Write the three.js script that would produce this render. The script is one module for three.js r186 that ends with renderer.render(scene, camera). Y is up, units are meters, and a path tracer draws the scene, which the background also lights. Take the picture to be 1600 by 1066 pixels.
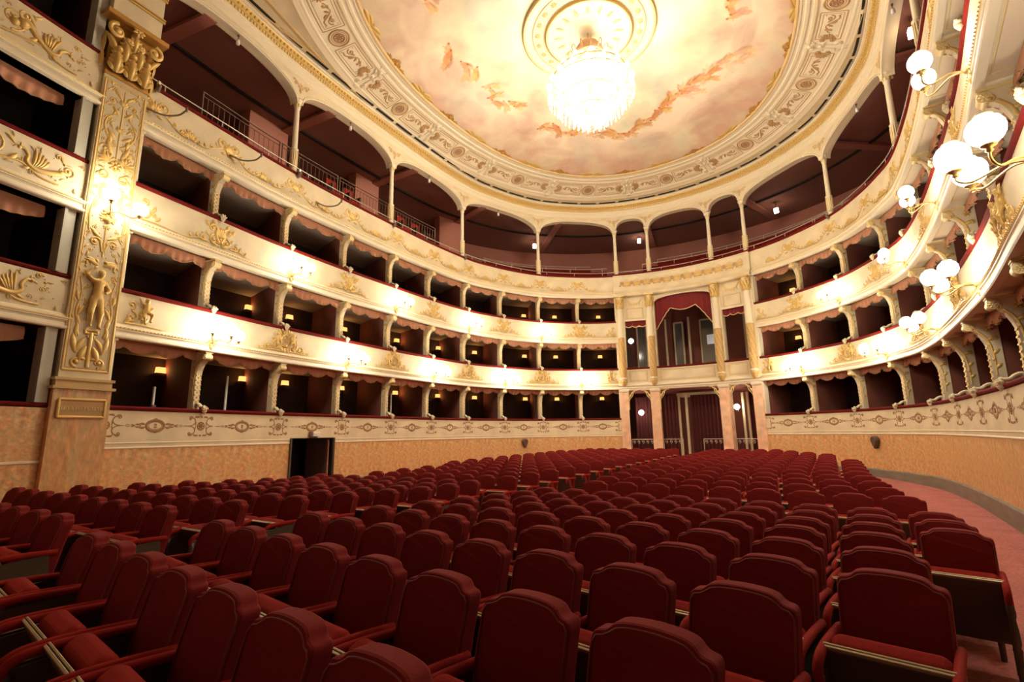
import * as THREE from 'three';
import { mergeGeometries } from 'three/addons/utils/BufferGeometryUtils.js';
import { RoundedBoxGeometry } from 'three/addons/geometries/RoundedBoxGeometry.js';
import { TextGeometry } from 'three/addons/geometries/TextGeometry.js';
import { FontLoader } from 'three/addons/loaders/FontLoader.js';
import { MarchingCubes } from 'three/addons/objects/MarchingCubes.js';
import { ImprovedNoise } from 'three/addons/math/ImprovedNoise.js';

// ---------- camera, renderer, exposure ----------
const scene = new THREE.Scene();
scene.background = new THREE.Color(0x000000);
const EYE = 1.70, CX = 5.37;                       // the photographer stands right of the central axis, at the stage edge
const camera = new THREE.PerspectiveCamera(2 * Math.atan(533 / 775) * 180 / Math.PI, 1600 / 1066, 0.05, 120);
{
  const yaw = 32.3 * Math.PI / 180, pitch = 10.556 * Math.PI / 180, roll = -0.826 * Math.PI / 180;
  const R = new THREE.Vector3(Math.cos(yaw), 0, -Math.sin(yaw)), F0 = new THREE.Vector3(-Math.sin(yaw), 0, -Math.cos(yaw)), Y = new THREE.Vector3(0, 1, 0);
  const F = F0.clone().multiplyScalar(Math.cos(pitch)).addScaledVector(Y, Math.sin(pitch));
  const U = Y.clone().multiplyScalar(Math.cos(pitch)).addScaledVector(F0, -Math.sin(pitch));
  const c = Math.cos(roll), s = Math.sin(roll);
  const r2 = R.clone().multiplyScalar(c).addScaledVector(U, s), u2 = U.clone().multiplyScalar(c).addScaledVector(R, -s);
  camera.position.set(CX, EYE, 0);
  camera.quaternion.setFromRotationMatrix(new THREE.Matrix4().makeBasis(r2, u2, F.clone().negate()));
}
scene.add(camera);
const renderer = new THREE.WebGLRenderer({ antialias: true });
renderer.toneMapping = THREE.LinearToneMapping;
renderer.toneMappingExposure = 1.18;
renderer.shadowMap.enabled = true;
// lamp strengths (candela) and colours
const WARM = new THREE.Color().setRGB(1, 0.86, 0.66), AMBER = new THREE.Color().setRGB(1, 0.50, 0.18), CANDLE = new THREE.Color().setRGB(1, 0.87, 0.69);
const P_GLOBE = 1.8, P_CHANDELIER = 18, P_BOX = 0.22, P_GALLERY = 0.35;

// ---------- small helpers ----------
const PI = Math.PI, lerp = (a, b, t) => a + (b - a) * t, clamp = (x, a, b) => Math.min(b, Math.max(a, x));
let seed_ = 7;
const rnd = () => { seed_ = (seed_ * 1664525 + 1013904223) >>> 0; return seed_ / 4294967296; };
const counts = {};
const numbered = (n) => { const k = counts[n] = (counts[n] ?? -1) + 1; return k ? n + '_' + String(k).padStart(3, '0') : n; };
function prep(g) {
  if (!g.index) { const n = g.attributes.position.count, a = new Uint32Array(n); for (let i = 0; i < n; i++) a[i] = i; g.setIndex(new THREE.BufferAttribute(a, 1)); }
  if (!g.attributes.normal) g.computeVertexNormals();
  if (!g.attributes.uv) g.setAttribute('uv', new THREE.BufferAttribute(new Float32Array(g.attributes.position.count * 2), 2));
  for (const k of Object.keys(g.attributes)) if (!['position', 'normal', 'uv'].includes(k)) g.deleteAttribute(k);
  g.morphAttributes = {}; g.clearGroups();
  return g;
}
const merge = (list) => { list = list.flat(9).filter(Boolean).map(prep); return list.length === 1 ? list[0] : mergeGeometries(list); };
function part(parent, name, geo, m, label) {
  const o = new THREE.Mesh(Array.isArray(geo) ? merge(geo) : prep(geo), m);
  o.name = numbered(name); o.castShadow = o.receiveShadow = true;
  if (label) o.userData.label = label;
  (parent ?? scene).add(o);
  return o;
}
function group(name, data, pos) {
  const o = new THREE.Group(); o.name = numbered(name); Object.assign(o.userData, data);
  if (pos) o.position.set(...pos);
  scene.add(o); return o;
}
const thing = (name, label, category, pos, grp) => group(name, grp ? { label, category, group: grp } : { label, category }, pos);
const structure = (name, label) => group(name, { kind: 'structure', label });
const T = (g, x = 0, y = 0, z = 0) => g.translate(x, y, z);
const box = (w, h, d, x = 0, y = 0, z = 0) => T(new THREE.BoxGeometry(w, h, d), x, y, z);
const rbox = (w, h, d, r, x = 0, y = 0, z = 0, seg = 2) => T(new RoundedBoxGeometry(w, h, d, seg, r), x, y, z);
const cyl = (r1, r2, h, x = 0, y = 0, z = 0, n = 12) => T(new THREE.CylinderGeometry(r1, r2, h, n), x, y, z);
const ball = (r, x = 0, y = 0, z = 0, a = 12, b = 8) => T(new THREE.SphereGeometry(r, a, b), x, y, z);
const lathe = (pts, n = 16) => new THREE.LatheGeometry(pts.map((p) => new THREE.Vector2(p[0], p[1])), n);
const tube3 = (pts, r, n = 12, k = 6) => new THREE.TubeGeometry(new THREE.CatmullRomCurve3(pts.map((p) => new THREE.Vector3(...p))), n, r, k, false);
const bar = (a, b, r, k = 6) => new THREE.TubeGeometry(new THREE.LineCurve3(new THREE.Vector3(...a), new THREE.Vector3(...b)), 1, r, k, false);
function grid(nu, nv, f, uvf) {                      // f(i/nu, j/nv) -> [x, y, z]
  const p = [], uv = [], ix = [];
  for (let i = 0; i <= nu; i++) for (let j = 0; j <= nv; j++) { p.push(...f(i / nu, j / nv)); uv.push(...(uvf ? uvf(i / nu, j / nv) : [i / nu, j / nv])); }
  const w = nv + 1;
  for (let i = 0; i < nu; i++) for (let j = 0; j < nv; j++) { const a = i * w + j; ix.push(a, a + w, a + 1, a + 1, a + w, a + w + 1); }
  const g = new THREE.BufferGeometry();
  g.setAttribute('position', new THREE.Float32BufferAttribute(p, 3)); g.setAttribute('uv', new THREE.Float32BufferAttribute(uv, 2)); g.setIndex(ix); g.computeVertexNormals();
  return g;
}
function extrude(pts, depth, o = {}) {
  const s = pts instanceof THREE.Shape ? pts : new THREE.Shape(pts.map((p) => new THREE.Vector2(p[0], p[1])));
  return new THREE.ExtrudeGeometry(s, { depth, steps: 1, curveSegments: 8, bevelEnabled: !!o.bevel, bevelSize: o.bevel ?? 0, bevelThickness: o.bevel ?? 0, bevelSegments: o.seg ?? 2, bevelOffset: o.bevel ? -o.bevel : 0 });
}
function flipX(g) { g = g.clone(); const p = g.attributes.position, n = g.attributes.normal; for (let i = 0; i < p.count; i++) { p.setX(i, -p.getX(i)); n.setX(i, -n.getX(i)); } const ix = g.index.array; for (let i = 0; i < ix.length; i += 3) { const t = ix[i]; ix[i] = ix[i + 1]; ix[i + 1] = t; } return g; }

// ---------- textures ----------
const noise = new ImprovedNoise();
const fbm = (x, y, z, o = 4) => { let a = 0.5, s = 0; for (let i = 0; i < o; i++) { s += a * noise.noise(x, y, z); x *= 2.03; y *= 2.03; z += 7.1; a *= 0.5; } return s; };
function tex(w, h, f, srgb, rx = 1, ry = 1) {
  const d = new Uint8Array(w * h * 4);
  for (let y = 0; y < h; y++) for (let x = 0; x < w; x++) { const c = f(x / w, y / h), o = (y * w + x) * 4; for (let k = 0; k < 3; k++) d[o + k] = clamp(Math.round((c.length ? c[k] : c) * 255), 0, 255); d[o + 3] = 255; }
  const t = new THREE.DataTexture(d, w, h); t.wrapS = t.wrapT = THREE.RepeatWrapping; t.magFilter = THREE.LinearFilter; t.minFilter = THREE.LinearMipmapLinearFilter; t.generateMipmaps = true;
  if (srgb) t.colorSpace = THREE.SRGBColorSpace; t.repeat.set(rx, ry); t.needsUpdate = true; return t;
}
// noise that repeats at the tile's edges
const wrapN = (u, v, k, o, z = 0) => { const n = (a, b) => fbm(a * k, b * k, z, o); return n(u, v) * (1 - u) * (1 - v) + n(u - 1, v) * u * (1 - v) + n(u, v - 1) * (1 - u) * v + n(u - 1, v - 1) * u * v; };
const marbleTex = tex(512, 512, (u, v) => {
  const a = wrapN(u, v, 12, 5), b = wrapN(u, v, 30, 4, 3), vein = Math.pow(1 - Math.min(1, Math.abs(wrapN(u, v, 9, 5, 9)) * 8), 4) * 0.6, c = wrapN(u, v, 6, 4, 21);
  const k = 1 + a * 0.38 + b * 0.25; const r = clamp(c * 1.6 + b * 0.8, -0.5, 0.6);
  return [0.82 * k + 0.08 * vein, (0.66 - 0.16 * r) * k + 0.08 * vein, (0.47 - 0.17 * r) * k + 0.08 * vein];
}, true, 0.8, 0.8);
const pinkMarbleTex = tex(256, 256, (u, v) => { const a = wrapN(u, v, 6, 5), b = wrapN(u, v, 3, 3, 5); const k = 1 + a * 0.3; return [0.92 * k, (0.77 + b * 0.12) * k, (0.66 + b * 0.14) * k]; }, true, 0.5, 0.5);
const greyStoneTex = tex(256, 256, (u, v) => { const a = wrapN(u, v, 8, 5), s = Math.abs(((u * 4) % 1) - 0.5) < 0.012 ? 0.8 : 1; const k = (1 + a * 0.35) * s; return [0.50 * k, 0.47 * k, 0.42 * k]; }, true, 0.25, 1);
const plasterBump = tex(256, 256, (u, v) => 0.5 + wrapN(u, v, 9, 5) * 0.5, false, 0.6, 0.6);
const plasterTex = tex(256, 256, (u, v) => { const k = 0.95 + wrapN(u, v, 5, 5, 2) * 0.14; return [k, k * 0.99, k * 0.96]; }, true, 0.35, 0.35);
const clothBump = tex(128, 128, (u, v) => 0.5 + wrapN(u, v, 30, 3) * 0.9, false, 6, 6);
const carpetTex = tex(256, 256, (u, v) => { const k = 0.9 + wrapN(u, v, 40, 2) * 0.5 + wrapN(u, v, 4, 3, 5) * 0.25; return [0.72 * k, 0.42 * k, 0.39 * k]; }, true, 0.7, 0.7);
const curtainTex = tex(128, 64, (u) => { const k = 0.75 + 0.25 * Math.sin(u * PI * 16); return [k, k, k]; }, true);

// ---------- materials ----------
const M = {};
const std = (n, o, c = THREE.MeshStandardMaterial) => (M[n] = new c({ side: THREE.DoubleSide, roughness: 0.7, ...o }));
const rgb = (r, g, b) => new THREE.Color().setRGB(r, g, b);
std('cream', { color: rgb(0.80, 0.70, 0.50), map: plasterTex, bumpMap: plasterBump, bumpScale: 0.004, roughness: 0.6 });
std('ringField', { color: rgb(0.90, 0.82, 0.64), map: plasterTex, roughness: 0.7 });
std('creamTrim', { color: rgb(0.78, 0.69, 0.50), roughness: 0.5 });
std('creamDark', { color: rgb(0.62, 0.52, 0.34), roughness: 0.7 });
std('greyTrim', { color: rgb(0.46, 0.45, 0.36), roughness: 0.6 });
std('gold', { color: rgb(0.66, 0.45, 0.15), metalness: 0.35, roughness: 0.42 });
std('goldDeep', { color: rgb(0.50, 0.27, 0.06), metalness: 0.4, roughness: 0.4 });
std('goldPale', { color: rgb(0.74, 0.58, 0.27), metalness: 0.15, roughness: 0.5 });
std('brownPaint', { color: rgb(0.33, 0.17, 0.07), roughness: 0.7 });
std('brownMid', { color: rgb(0.42, 0.24, 0.12), roughness: 0.7 });
std('brownLight', { color: rgb(0.52, 0.33, 0.14), roughness: 0.7 });
std('ochre', { color: rgb(0.62, 0.44, 0.20), roughness: 0.6 });
std('marble', { map: marbleTex, color: rgb(1.0, 0.95, 0.86), roughness: 0.35 });
std('pinkMarble', { map: pinkMarbleTex, color: rgb(1, 0.96, 0.88), roughness: 0.3 });
std('greyStone', { map: greyStoneTex, color: rgb(1, 1, 1), roughness: 0.5 });
std('railVelvet', { color: rgb(0.14, 0.010, 0.008), specularIntensity: 0.2, sheen: 0.15, sheenColor: rgb(0.5, 0.05, 0.03), sheenRoughness: 0.5, roughness: 0.85 }, THREE.MeshPhysicalMaterial);
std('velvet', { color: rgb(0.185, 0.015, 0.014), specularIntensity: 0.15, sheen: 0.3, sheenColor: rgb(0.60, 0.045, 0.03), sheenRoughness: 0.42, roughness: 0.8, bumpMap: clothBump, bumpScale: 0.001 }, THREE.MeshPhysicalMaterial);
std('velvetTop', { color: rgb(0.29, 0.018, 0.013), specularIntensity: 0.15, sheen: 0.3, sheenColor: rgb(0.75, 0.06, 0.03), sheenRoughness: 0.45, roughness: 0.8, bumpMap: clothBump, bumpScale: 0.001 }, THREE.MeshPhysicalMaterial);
std('piping', { color: rgb(0.20, 0.022, 0.015), roughness: 0.6 });
std('darkWood', { color: rgb(0.080, 0.058, 0.034), roughness: 0.38 });
std('strip', { color: rgb(0.48, 0.38, 0.22), metalness: 0.25, roughness: 0.35 });
std('brass', { color: rgb(0.70, 0.52, 0.22), metalness: 0.85, roughness: 0.3 });
std('carpet', { map: carpetTex, color: rgb(1, 1, 1), roughness: 0.95 });
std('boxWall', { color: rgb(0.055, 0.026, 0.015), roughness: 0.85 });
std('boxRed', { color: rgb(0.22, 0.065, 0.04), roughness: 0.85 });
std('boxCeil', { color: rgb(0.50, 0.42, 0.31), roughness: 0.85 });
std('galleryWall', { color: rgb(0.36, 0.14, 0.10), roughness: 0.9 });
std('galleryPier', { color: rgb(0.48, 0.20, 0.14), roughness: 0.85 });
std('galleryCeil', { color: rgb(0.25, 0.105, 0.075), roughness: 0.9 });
std('dark', { color: rgb(0.012, 0.009, 0.007), roughness: 0.9 });
std('iron', { color: rgb(0.16, 0.11, 0.08), metalness: 0.3, roughness: 0.5 });
std('steel', { color: rgb(0.62, 0.55, 0.45), metalness: 0.6, roughness: 0.35 });
std('valance', { color: rgb(0.58, 0.28, 0.17), roughness: 0.9 });
std('drape', { color: rgb(0.17, 0.012, 0.014), roughness: 0.9, sheen: 0.4, sheenColor: rgb(0.5, 0.06, 0.05), sheenRoughness: 0.5 }, THREE.MeshPhysicalMaterial);
std('curtain', { color: rgb(0.075, 0.012, 0.012), roughness: 0.95 });
std('fringe', { color: rgb(0.66, 0.48, 0.25), roughness: 0.8 });
std('white', { color: rgb(0.75, 0.72, 0.66), roughness: 0.5 });
std('grille', { color: rgb(0.10, 0.055, 0.03), roughness: 0.6 });
std('crystal', { color: rgb(0.95, 0.93, 0.88), roughness: 0.15, transmission: 0.55, thickness: 0, ior: 1.5 }, THREE.MeshPhysicalMaterial);
std('glass', { color: rgb(0.85, 0.85, 0.82), roughness: 0.05, transmission: 1, thickness: 0 }, THREE.MeshPhysicalMaterial);
std('mirror', { color: rgb(0.25, 0.25, 0.24), roughness: 0.12, metalness: 0.6 });
std('stageCurtain', { color: rgb(0.42, 0.30, 0.24), roughness: 0.95 });
const glow = (n, c, k) => (M[n] = new THREE.MeshStandardMaterial({ color: rgb(0.9, 0.88, 0.82), emissive: c, emissiveIntensity: k, roughness: 0.4 }));
glow('globe', rgb(1, 0.93, 0.80), 9);
glow('shade', rgb(1, 0.42, 0.11), 1.7);
glow('bulb', rgb(1, 0.94, 0.82), 12);
glow('window', rgb(0.8, 0.88, 1), 0.16);
function lamp(x, y, z, power, color, parent = scene, radius = 4) {
  const l = new THREE.PointLight(color, power, 0, 2); l.position.set(x, y, z); l.castShadow = true; l.shadow.radius = radius; l.shadow.mapSize.set(128, 128); l.name = 'lamp_light'; parent.add(l); return l;
}

// ---------- plan of the horseshoe: s runs in metres along the balcony fronts from the left stage end, out is towards the auditorium ----------
class Plan {
  constructor(pts) {                                  // pts: [x, z] dense
    this.p = pts; this.s = [0];
    for (let i = 1; i < pts.length; i++) this.s.push(this.s[i - 1] + Math.hypot(pts[i][0] - pts[i - 1][0], pts[i][1] - pts[i - 1][1]));
    this.len = this.s[this.s.length - 1];
  }
  pos(s) {
    const n = this.p.length; let i;
    if (s <= 0) i = 0; else if (s >= this.len) i = n - 2; else { let a = 0, b = n - 1; while (b - a > 1) { const m = (a + b) >> 1; if (this.s[m] <= s) a = m; else b = m; } i = a; }
    const t = (s - this.s[i]) / (this.s[i + 1] - this.s[i]), A = this.p[i], B = this.p[i + 1];
    return [lerp(A[0], B[0], t), lerp(A[1], B[1], t)];
  }
  frame(s) {
    const h = 0.12, a = this.pos(s - h), b = this.pos(s + h), c = this.pos(s), l = Math.hypot(b[0] - a[0], b[1] - a[1]), tx = (b[0] - a[0]) / l, tz = (b[1] - a[1]) / l;
    return { x: c[0], z: c[1], tx, tz, nx: -tz, nz: tx };   // n = t x up, towards the auditorium
  }
  at(s, out, y) { const f = this.frame(s); return [f.x + f.nx * out, y, f.z + f.nz * out]; }
  turn(s) { const f = this.frame(s); return Math.atan2(f.nx, f.nz); }   // rotation.y of a thing whose +z faces the auditorium
}
function dense(P, n = 40) {
  const out = [];
  for (let i = 0; i < P.length - 1; i++) {
    const p0 = P[Math.max(i - 1, 0)], p1 = P[i], p2 = P[i + 1], p3 = P[Math.min(i + 2, P.length - 1)];
    for (let k = 0; k < n; k++) { const t = k / n; out.push([0, 1].map((c) => 0.5 * (2 * p1[c] + (p2[c] - p0[c]) * t + (2 * p0[c] - 5 * p1[c] + 4 * p2[c] - p3[c]) * t * t + (3 * p1[c] - p0[c] - 3 * p2[c] + p3[c]) * t * t * t))); }
  }
  out.push(P[P.length - 1]); return out;
}
const HALF = [[6.3, 2], [6.68, 4], [7.05, 6], [7.36, 7.7], [7.6, 10], [7.75, 12.5], [7.82, 15], [7.7, 17.2], [7.4, 18.4], [6.95, 19.6], [6.2, 20.95], [5.0, 22.15], [3.9, 22.95], [2.6, 23.5], [1.3, 23.8], [0, 23.9]];
const HALF_R = [[7.0, 2], [7.12, 4], [7.28, 6], [7.45, 7.7], [7.68, 10], [7.79, 12.5], ...HALF.slice(6)];
const WALL = new Plan(dense([...HALF.map(([w, v]) => [-w, -v]), ...HALF_R.slice(0, -1).reverse().map(([w, v]) => [w, -v])]));
const LEN = WALL.len, MID = LEN / 2;
const STAGE = new Plan(dense([[-5.10, 2], [-5.55, 0], [-6.05, -1.6], [-6.45, -3.02], [-6.51, -3.22]], 10)), SE = 0.22;   // left proscenium wall, before the pillar
// vertical surface: profile of [out, y] swept along s
function sweep(prof, s0, s1, o = {}) {
  const plan = o.plan ?? WALL, n = Math.max(1, Math.ceil((s1 - s0) / (o.step ?? 0.25))), list = [];
  const P = o.closed ? [...prof, prof[0]] : prof; let acc = 0;
  const ring = (s) => { const f = plan.frame(s); return (q) => [f.x + f.nx * q[0], q[1], f.z + f.nz * q[0]]; };
  const R = []; for (let i = 0; i <= n; i++) R.push(ring(lerp(s0, s1, i / n)));
  if (o.smooth) {
    const L = [0]; for (let j = 1; j < P.length; j++) L.push(L[j - 1] + Math.hypot(P[j][0] - P[j - 1][0], P[j][1] - P[j - 1][1]));
    list.push(grid(n, P.length - 1, (u, v) => R[Math.round(u * n)](P[Math.round(v * (P.length - 1))]), (u, v) => [lerp(s0, s1, u), L[Math.round(v * (P.length - 1))]]));
  } else for (let j = 0; j < P.length - 1; j++) {
    const l = Math.hypot(P[j + 1][0] - P[j][0], P[j + 1][1] - P[j][1]), a0 = acc; acc += l;
    list.push(grid(n, 1, (u, v) => R[Math.round(u * n)](P[j + Math.round(v)]), (u, v) => [lerp(s0, s1, u), a0 + v * l]));
  }
  if (o.closed) for (const e of [0, n]) {
    const tri = THREE.ShapeUtils.triangulateShape(prof.map((p) => new THREE.Vector2(...p)), []), g = new THREE.BufferGeometry();
    g.setAttribute('position', new THREE.Float32BufferAttribute(prof.flatMap((p) => R[e](p)), 3)); g.setAttribute('uv', new THREE.Float32BufferAttribute(prof.flat(), 2)); g.setIndex(tri.flat()); g.computeVertexNormals(); list.push(g);
  }
  return merge(list);
}
// lays flat work (x along the wall, y up, z out) onto the curved wall
function bend(g, s0, y0, o0 = 0, plan = WALL) {
  g = prep(g.clone()); const p = g.attributes.position, n = g.attributes.normal;
  for (let i = 0; i < p.count; i++) {
    const f = plan.frame(s0 + p.getX(i)), z = o0 + p.getZ(i), a = n.getX(i), c = n.getZ(i);
    p.setXYZ(i, f.x + f.nx * z, y0 + p.getY(i), f.z + f.nz * z); n.setXYZ(i, f.tx * a + f.nx * c, n.getY(i), f.tz * a + f.nz * c);
  }
  return g;
}
// rigid placing in the wall's frame
function place(g, s, y, out = 0, plan = WALL) { const q = plan.at(s, out, y); return prep(g.clone()).rotateY(plan.turn(s)).translate(...q); }
function put(o, s, y, out = 0, plan = WALL) { o.position.set(...plan.at(s, out, y)); o.rotation.y = plan.turn(s); return o; }

// levels
const DADO = 1.51, R1 = 2.36, C1 = 3.72, R2 = 4.77, C2 = 6.03, R3 = 7.15, C3 = 8.36, R4 = 9.55, SPRING = 11.95, CROWN = 12.5, TOP = 13.33;
const DROP = [[-8, 0.58], [0.9, 0.62], [3, 0.70], [4.5, 0.765], [5.2, 0.80], [6, 0.835], [6.7, 0.85], [7.75, 0.83], [8.6, 0.82], [10.3, 0.80], [12, 0.77], [17, 0.73], [21, 0.68], [30, 0.68]];
const floorY = (v) => { for (let i = 0; i < DROP.length - 1; i++) if (v <= DROP[i + 1][0] || i === DROP.length - 2) { const [a, b] = [DROP[i], DROP[i + 1]]; return EYE - 0.885 - lerp(a[1], b[1], clamp((v - a[0]) / (b[0] - a[0]), 0, 1)); } };
// box boundaries (brackets), from the left pillar to the royal box and back
const BAYS_L = [2.02, 4.08, 6.3, 8.6, 10.8, 13.0, 15.2, 17.3, 19.4, 21.4, 23.32], BAYS_R = BAYS_L.map((s) => LEN - s).reverse();
const ORD = ['first', 'second', 'third', 'fourth', 'fifth', 'sixth', 'seventh', 'eighth', 'ninth', 'tenth', 'eleventh', 'twelfth', 'thirteenth', 'fourteenth', 'fifteenth', 'sixteenth'];
const bays = [];                                       // {a, b, name}
for (let i = 0; i < 10; i++) bays.push({ a: BAYS_L[i], b: BAYS_L[i + 1], name: ORD[9 - i] + ' box left of the royal box', left: true, i });
for (let i = 0; i < 10; i++) bays.push({ a: BAYS_R[i], b: BAYS_R[i + 1], name: ORD[i] + ' box right of the royal box', left: false, i: i + 10 });

// ---------- relief work: half-round ribbons, scrolls, leaves, rosettes on the plane z = 0 ----------
function ribbon(pts, w, hz = 0.7, z0 = 0) {
  const n = pts.length, p = [], ix = [], K = 4;
  for (let i = 0; i < n; i++) {
    const a = pts[Math.max(0, i - 1)], b = pts[Math.min(n - 1, i + 1)], l = Math.hypot(b[0] - a[0], b[1] - a[1]) || 1, nx = -(b[1] - a[1]) / l, ny = (b[0] - a[0]) / l, r = typeof w === 'function' ? w(i / (n - 1)) : w;
    for (let k = 0; k <= K; k++) { const f = k / K * PI; p.push(pts[i][0] + nx * Math.cos(f) * r, pts[i][1] + ny * Math.cos(f) * r, z0 + Math.sin(f) * r * hz); }
  }
  for (let i = 0; i < n - 1; i++) for (let k = 0; k < K; k++) { const a = i * (K + 1) + k, b = a + K + 1; ix.push(a, a + 1, b, a + 1, b + 1, b); }
  const g = new THREE.BufferGeometry(); g.setAttribute('position', new THREE.Float32BufferAttribute(p, 3)); g.setIndex(ix); g.computeVertexNormals(); return prep(g);
}
function spiral(cx, cy, r, a0, turns, w, dir = 1, n = 22) {
  const pts = []; for (let i = 0; i <= n; i++) { const t = i / n, a = a0 + dir * t * turns * 2 * PI, q = r * Math.pow(1 - t * 0.86, 1.15); pts.push([cx + Math.cos(a) * q, cy + Math.sin(a) * q]); }
  return [ribbon(pts, (t) => w * (1 - 0.45 * t)), dome(pts[n][0], pts[n][1], w * 1.5)];
}
function dome(x, y, r, hz = 0.8, n = 8) { const g = new THREE.SphereGeometry(r, n, 3, 0, 2 * PI, 0, PI / 2).rotateX(PI / 2); g.scale(1, 1, hz); return prep(T(g, x, y, 0)); }
function leaf(x, y, ang, len, w, curl = 0.4, hz = 0.6) {
  const pts = []; for (let i = 0; i <= 6; i++) { const t = i / 6, a = ang + curl * t; pts.push([x, y]); x += Math.cos(a) * len / 6; y += Math.sin(a) * len / 6; }
  return ribbon(pts, (t) => w * Math.pow(Math.sin(PI * Math.min(1, 0.08 + t * 0.92)), 0.8) + 0.001, hz);
}
function stem(pts, w, taper = 0.6, n = 18) { const c = new THREE.CatmullRomCurve3(pts.map((p) => new THREE.Vector3(p[0], p[1], 0))); return ribbon(c.getPoints(n).map((p) => [p.x, p.y]), (t) => w * (1 - taper * t)); }
function rosette(x, y, r, n = 7) { const o = []; for (let i = 0; i < n; i++) { const a = i / n * 2 * PI; o.push(leaf(x + Math.cos(a) * r * 0.2, y + Math.sin(a) * r * 0.2, a, r * 0.85, r * 0.26, 0.1)); } o.push(dome(x, y, r * 0.3)); return o; }
function oval(x, y, rx, ry, w, n = 28, a0 = 0, a1 = 2 * PI) { const p = []; for (let i = 0; i <= n; i++) { const a = lerp(a0, a1, i / n); p.push([x + Math.cos(a) * rx, y + Math.sin(a) * ry]); } return ribbon(p, w); }
function fan(x, y, a, r, n = 7, spread = 2.2, w = 0.16) { const o = []; for (let i = 0; i < n; i++) { const k = i / (n - 1) - 0.5; o.push(leaf(x, y, a + k * spread, r * (1 - 0.55 * k * k * 2), r * w, k * 0.9)); } return o; }
const both = (list) => { const g = merge(list); return [g, flipX(g)]; };
const rect = (x0, y0, x1, y1, w) => [[[x0, y0], [x1, y0]], [[x1, y0], [x1, y1]], [[x1, y1], [x0, y1]], [[x0, y1], [x0, y0]]].map(([a, b]) => { const n = Math.max(1, Math.ceil(Math.hypot(b[0] - a[0], b[1] - a[1]) / 0.3)), p = []; for (let i = 0; i <= n; i++) p.push([lerp(a[0], b[0], i / n), lerp(a[1], b[1], i / n)]); return ribbon(p, w); });

// a figure as one continuous surface: joints with radii joined by a smooth minimum
function figure(bones, size, res = 40) {
  const mc = new MarchingCubes(res, new THREE.MeshBasicMaterial(), false, false, 60000); mc.isolation = 0;
  const k = 0.035;
  for (let z = 0; z < res; z++) for (let y = 0; y < res; y++) for (let x = 0; x < res; x++) {
    const px = (x - res / 2) / (res / 2) * size, py = (y - res / 2) / (res / 2) * size, pz = (z - res / 2) / (res / 2) * size;
    let d = 9;
    for (const [a, b, ra, rb] of bones) {
      const bx = b[0] - a[0], by = b[1] - a[1], bz = b[2] - a[2], t = clamp(((px - a[0]) * bx + (py - a[1]) * by + (pz - a[2]) * bz) / (bx * bx + by * by + bz * bz + 1e-9), 0, 1);
      const e = Math.hypot(px - a[0] - bx * t, py - a[1] - by * t, pz - a[2] - bz * t) - lerp(ra, rb, t), h = clamp(0.5 + 0.5 * (d - e) / k, 0, 1);
      d = lerp(d, e, h) - k * h * (1 - h);
    }
    mc.field[x + y * res + z * res * res] = -d;
  }
  mc.update();
  const n = mc.count, g = new THREE.BufferGeometry();
  g.setAttribute('position', new THREE.BufferAttribute(mc.positionArray.slice(0, n * 3), 3)); g.setAttribute('normal', new THREE.BufferAttribute(mc.normalArray.slice(0, n * 3), 3));
  return prep(g.scale(size, size, size));
}

// ================= structure =================
// ---- floor ----
{
  const floor = structure('floor', 'worn dusty red carpet floor dipping gently between stage and back wall');
  part(floor, 'carpet', grid(40, 60, (u, v) => { const x = lerp(-9.5, 9.5, u), d = lerp(-7, 27, v); return [x, floorY(d), -d]; }, (u, v) => [u * 19, v * 34]), M.carpet);
}
// ---- lower wall: grey skirting, marble dado, with the side door and the gap of the royal entrance ----
const ROYAL = [23.32, LEN - 23.32], DOOR = [6.72, 8.30], DOOR_TOP = 1.655;
{
  const w = structure('wall_lower', 'orange veined marble dado above grey skirting round the stalls');
  const pieces = [[1.95, DOOR[0]], [DOOR[1], ROYAL[0]], [ROYAL[1], LEN]];
  part(w, 'marble_dado', pieces.map(([a, b]) => sweep([[0, 0.40], [0, DADO]], a, b)), M.marble);
  part(w, 'skirting', pieces.map(([a, b]) => sweep([[0.035, -0.3], [0.035, 0.37], [0.02, 0.40], [0, 0.40]], a, b)), M.greyStone);
  const gap = (list) => list.flatMap(([a, b]) => (a < DOOR[0] && b > DOOR[1] ? [[a, DOOR[0]], [DOOR[1], b]] : [[a, b]]));
  part(w, 'dado_moulding', gap([[1.95, ROYAL[0]], [ROYAL[1], LEN]]).map(([a, b]) => sweep([[0.0, DADO - 0.012], [0.018, DADO], [0.018, DADO + 0.02], [0.008, DADO + 0.03]], a, b)), M.creamTrim);
}
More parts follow.
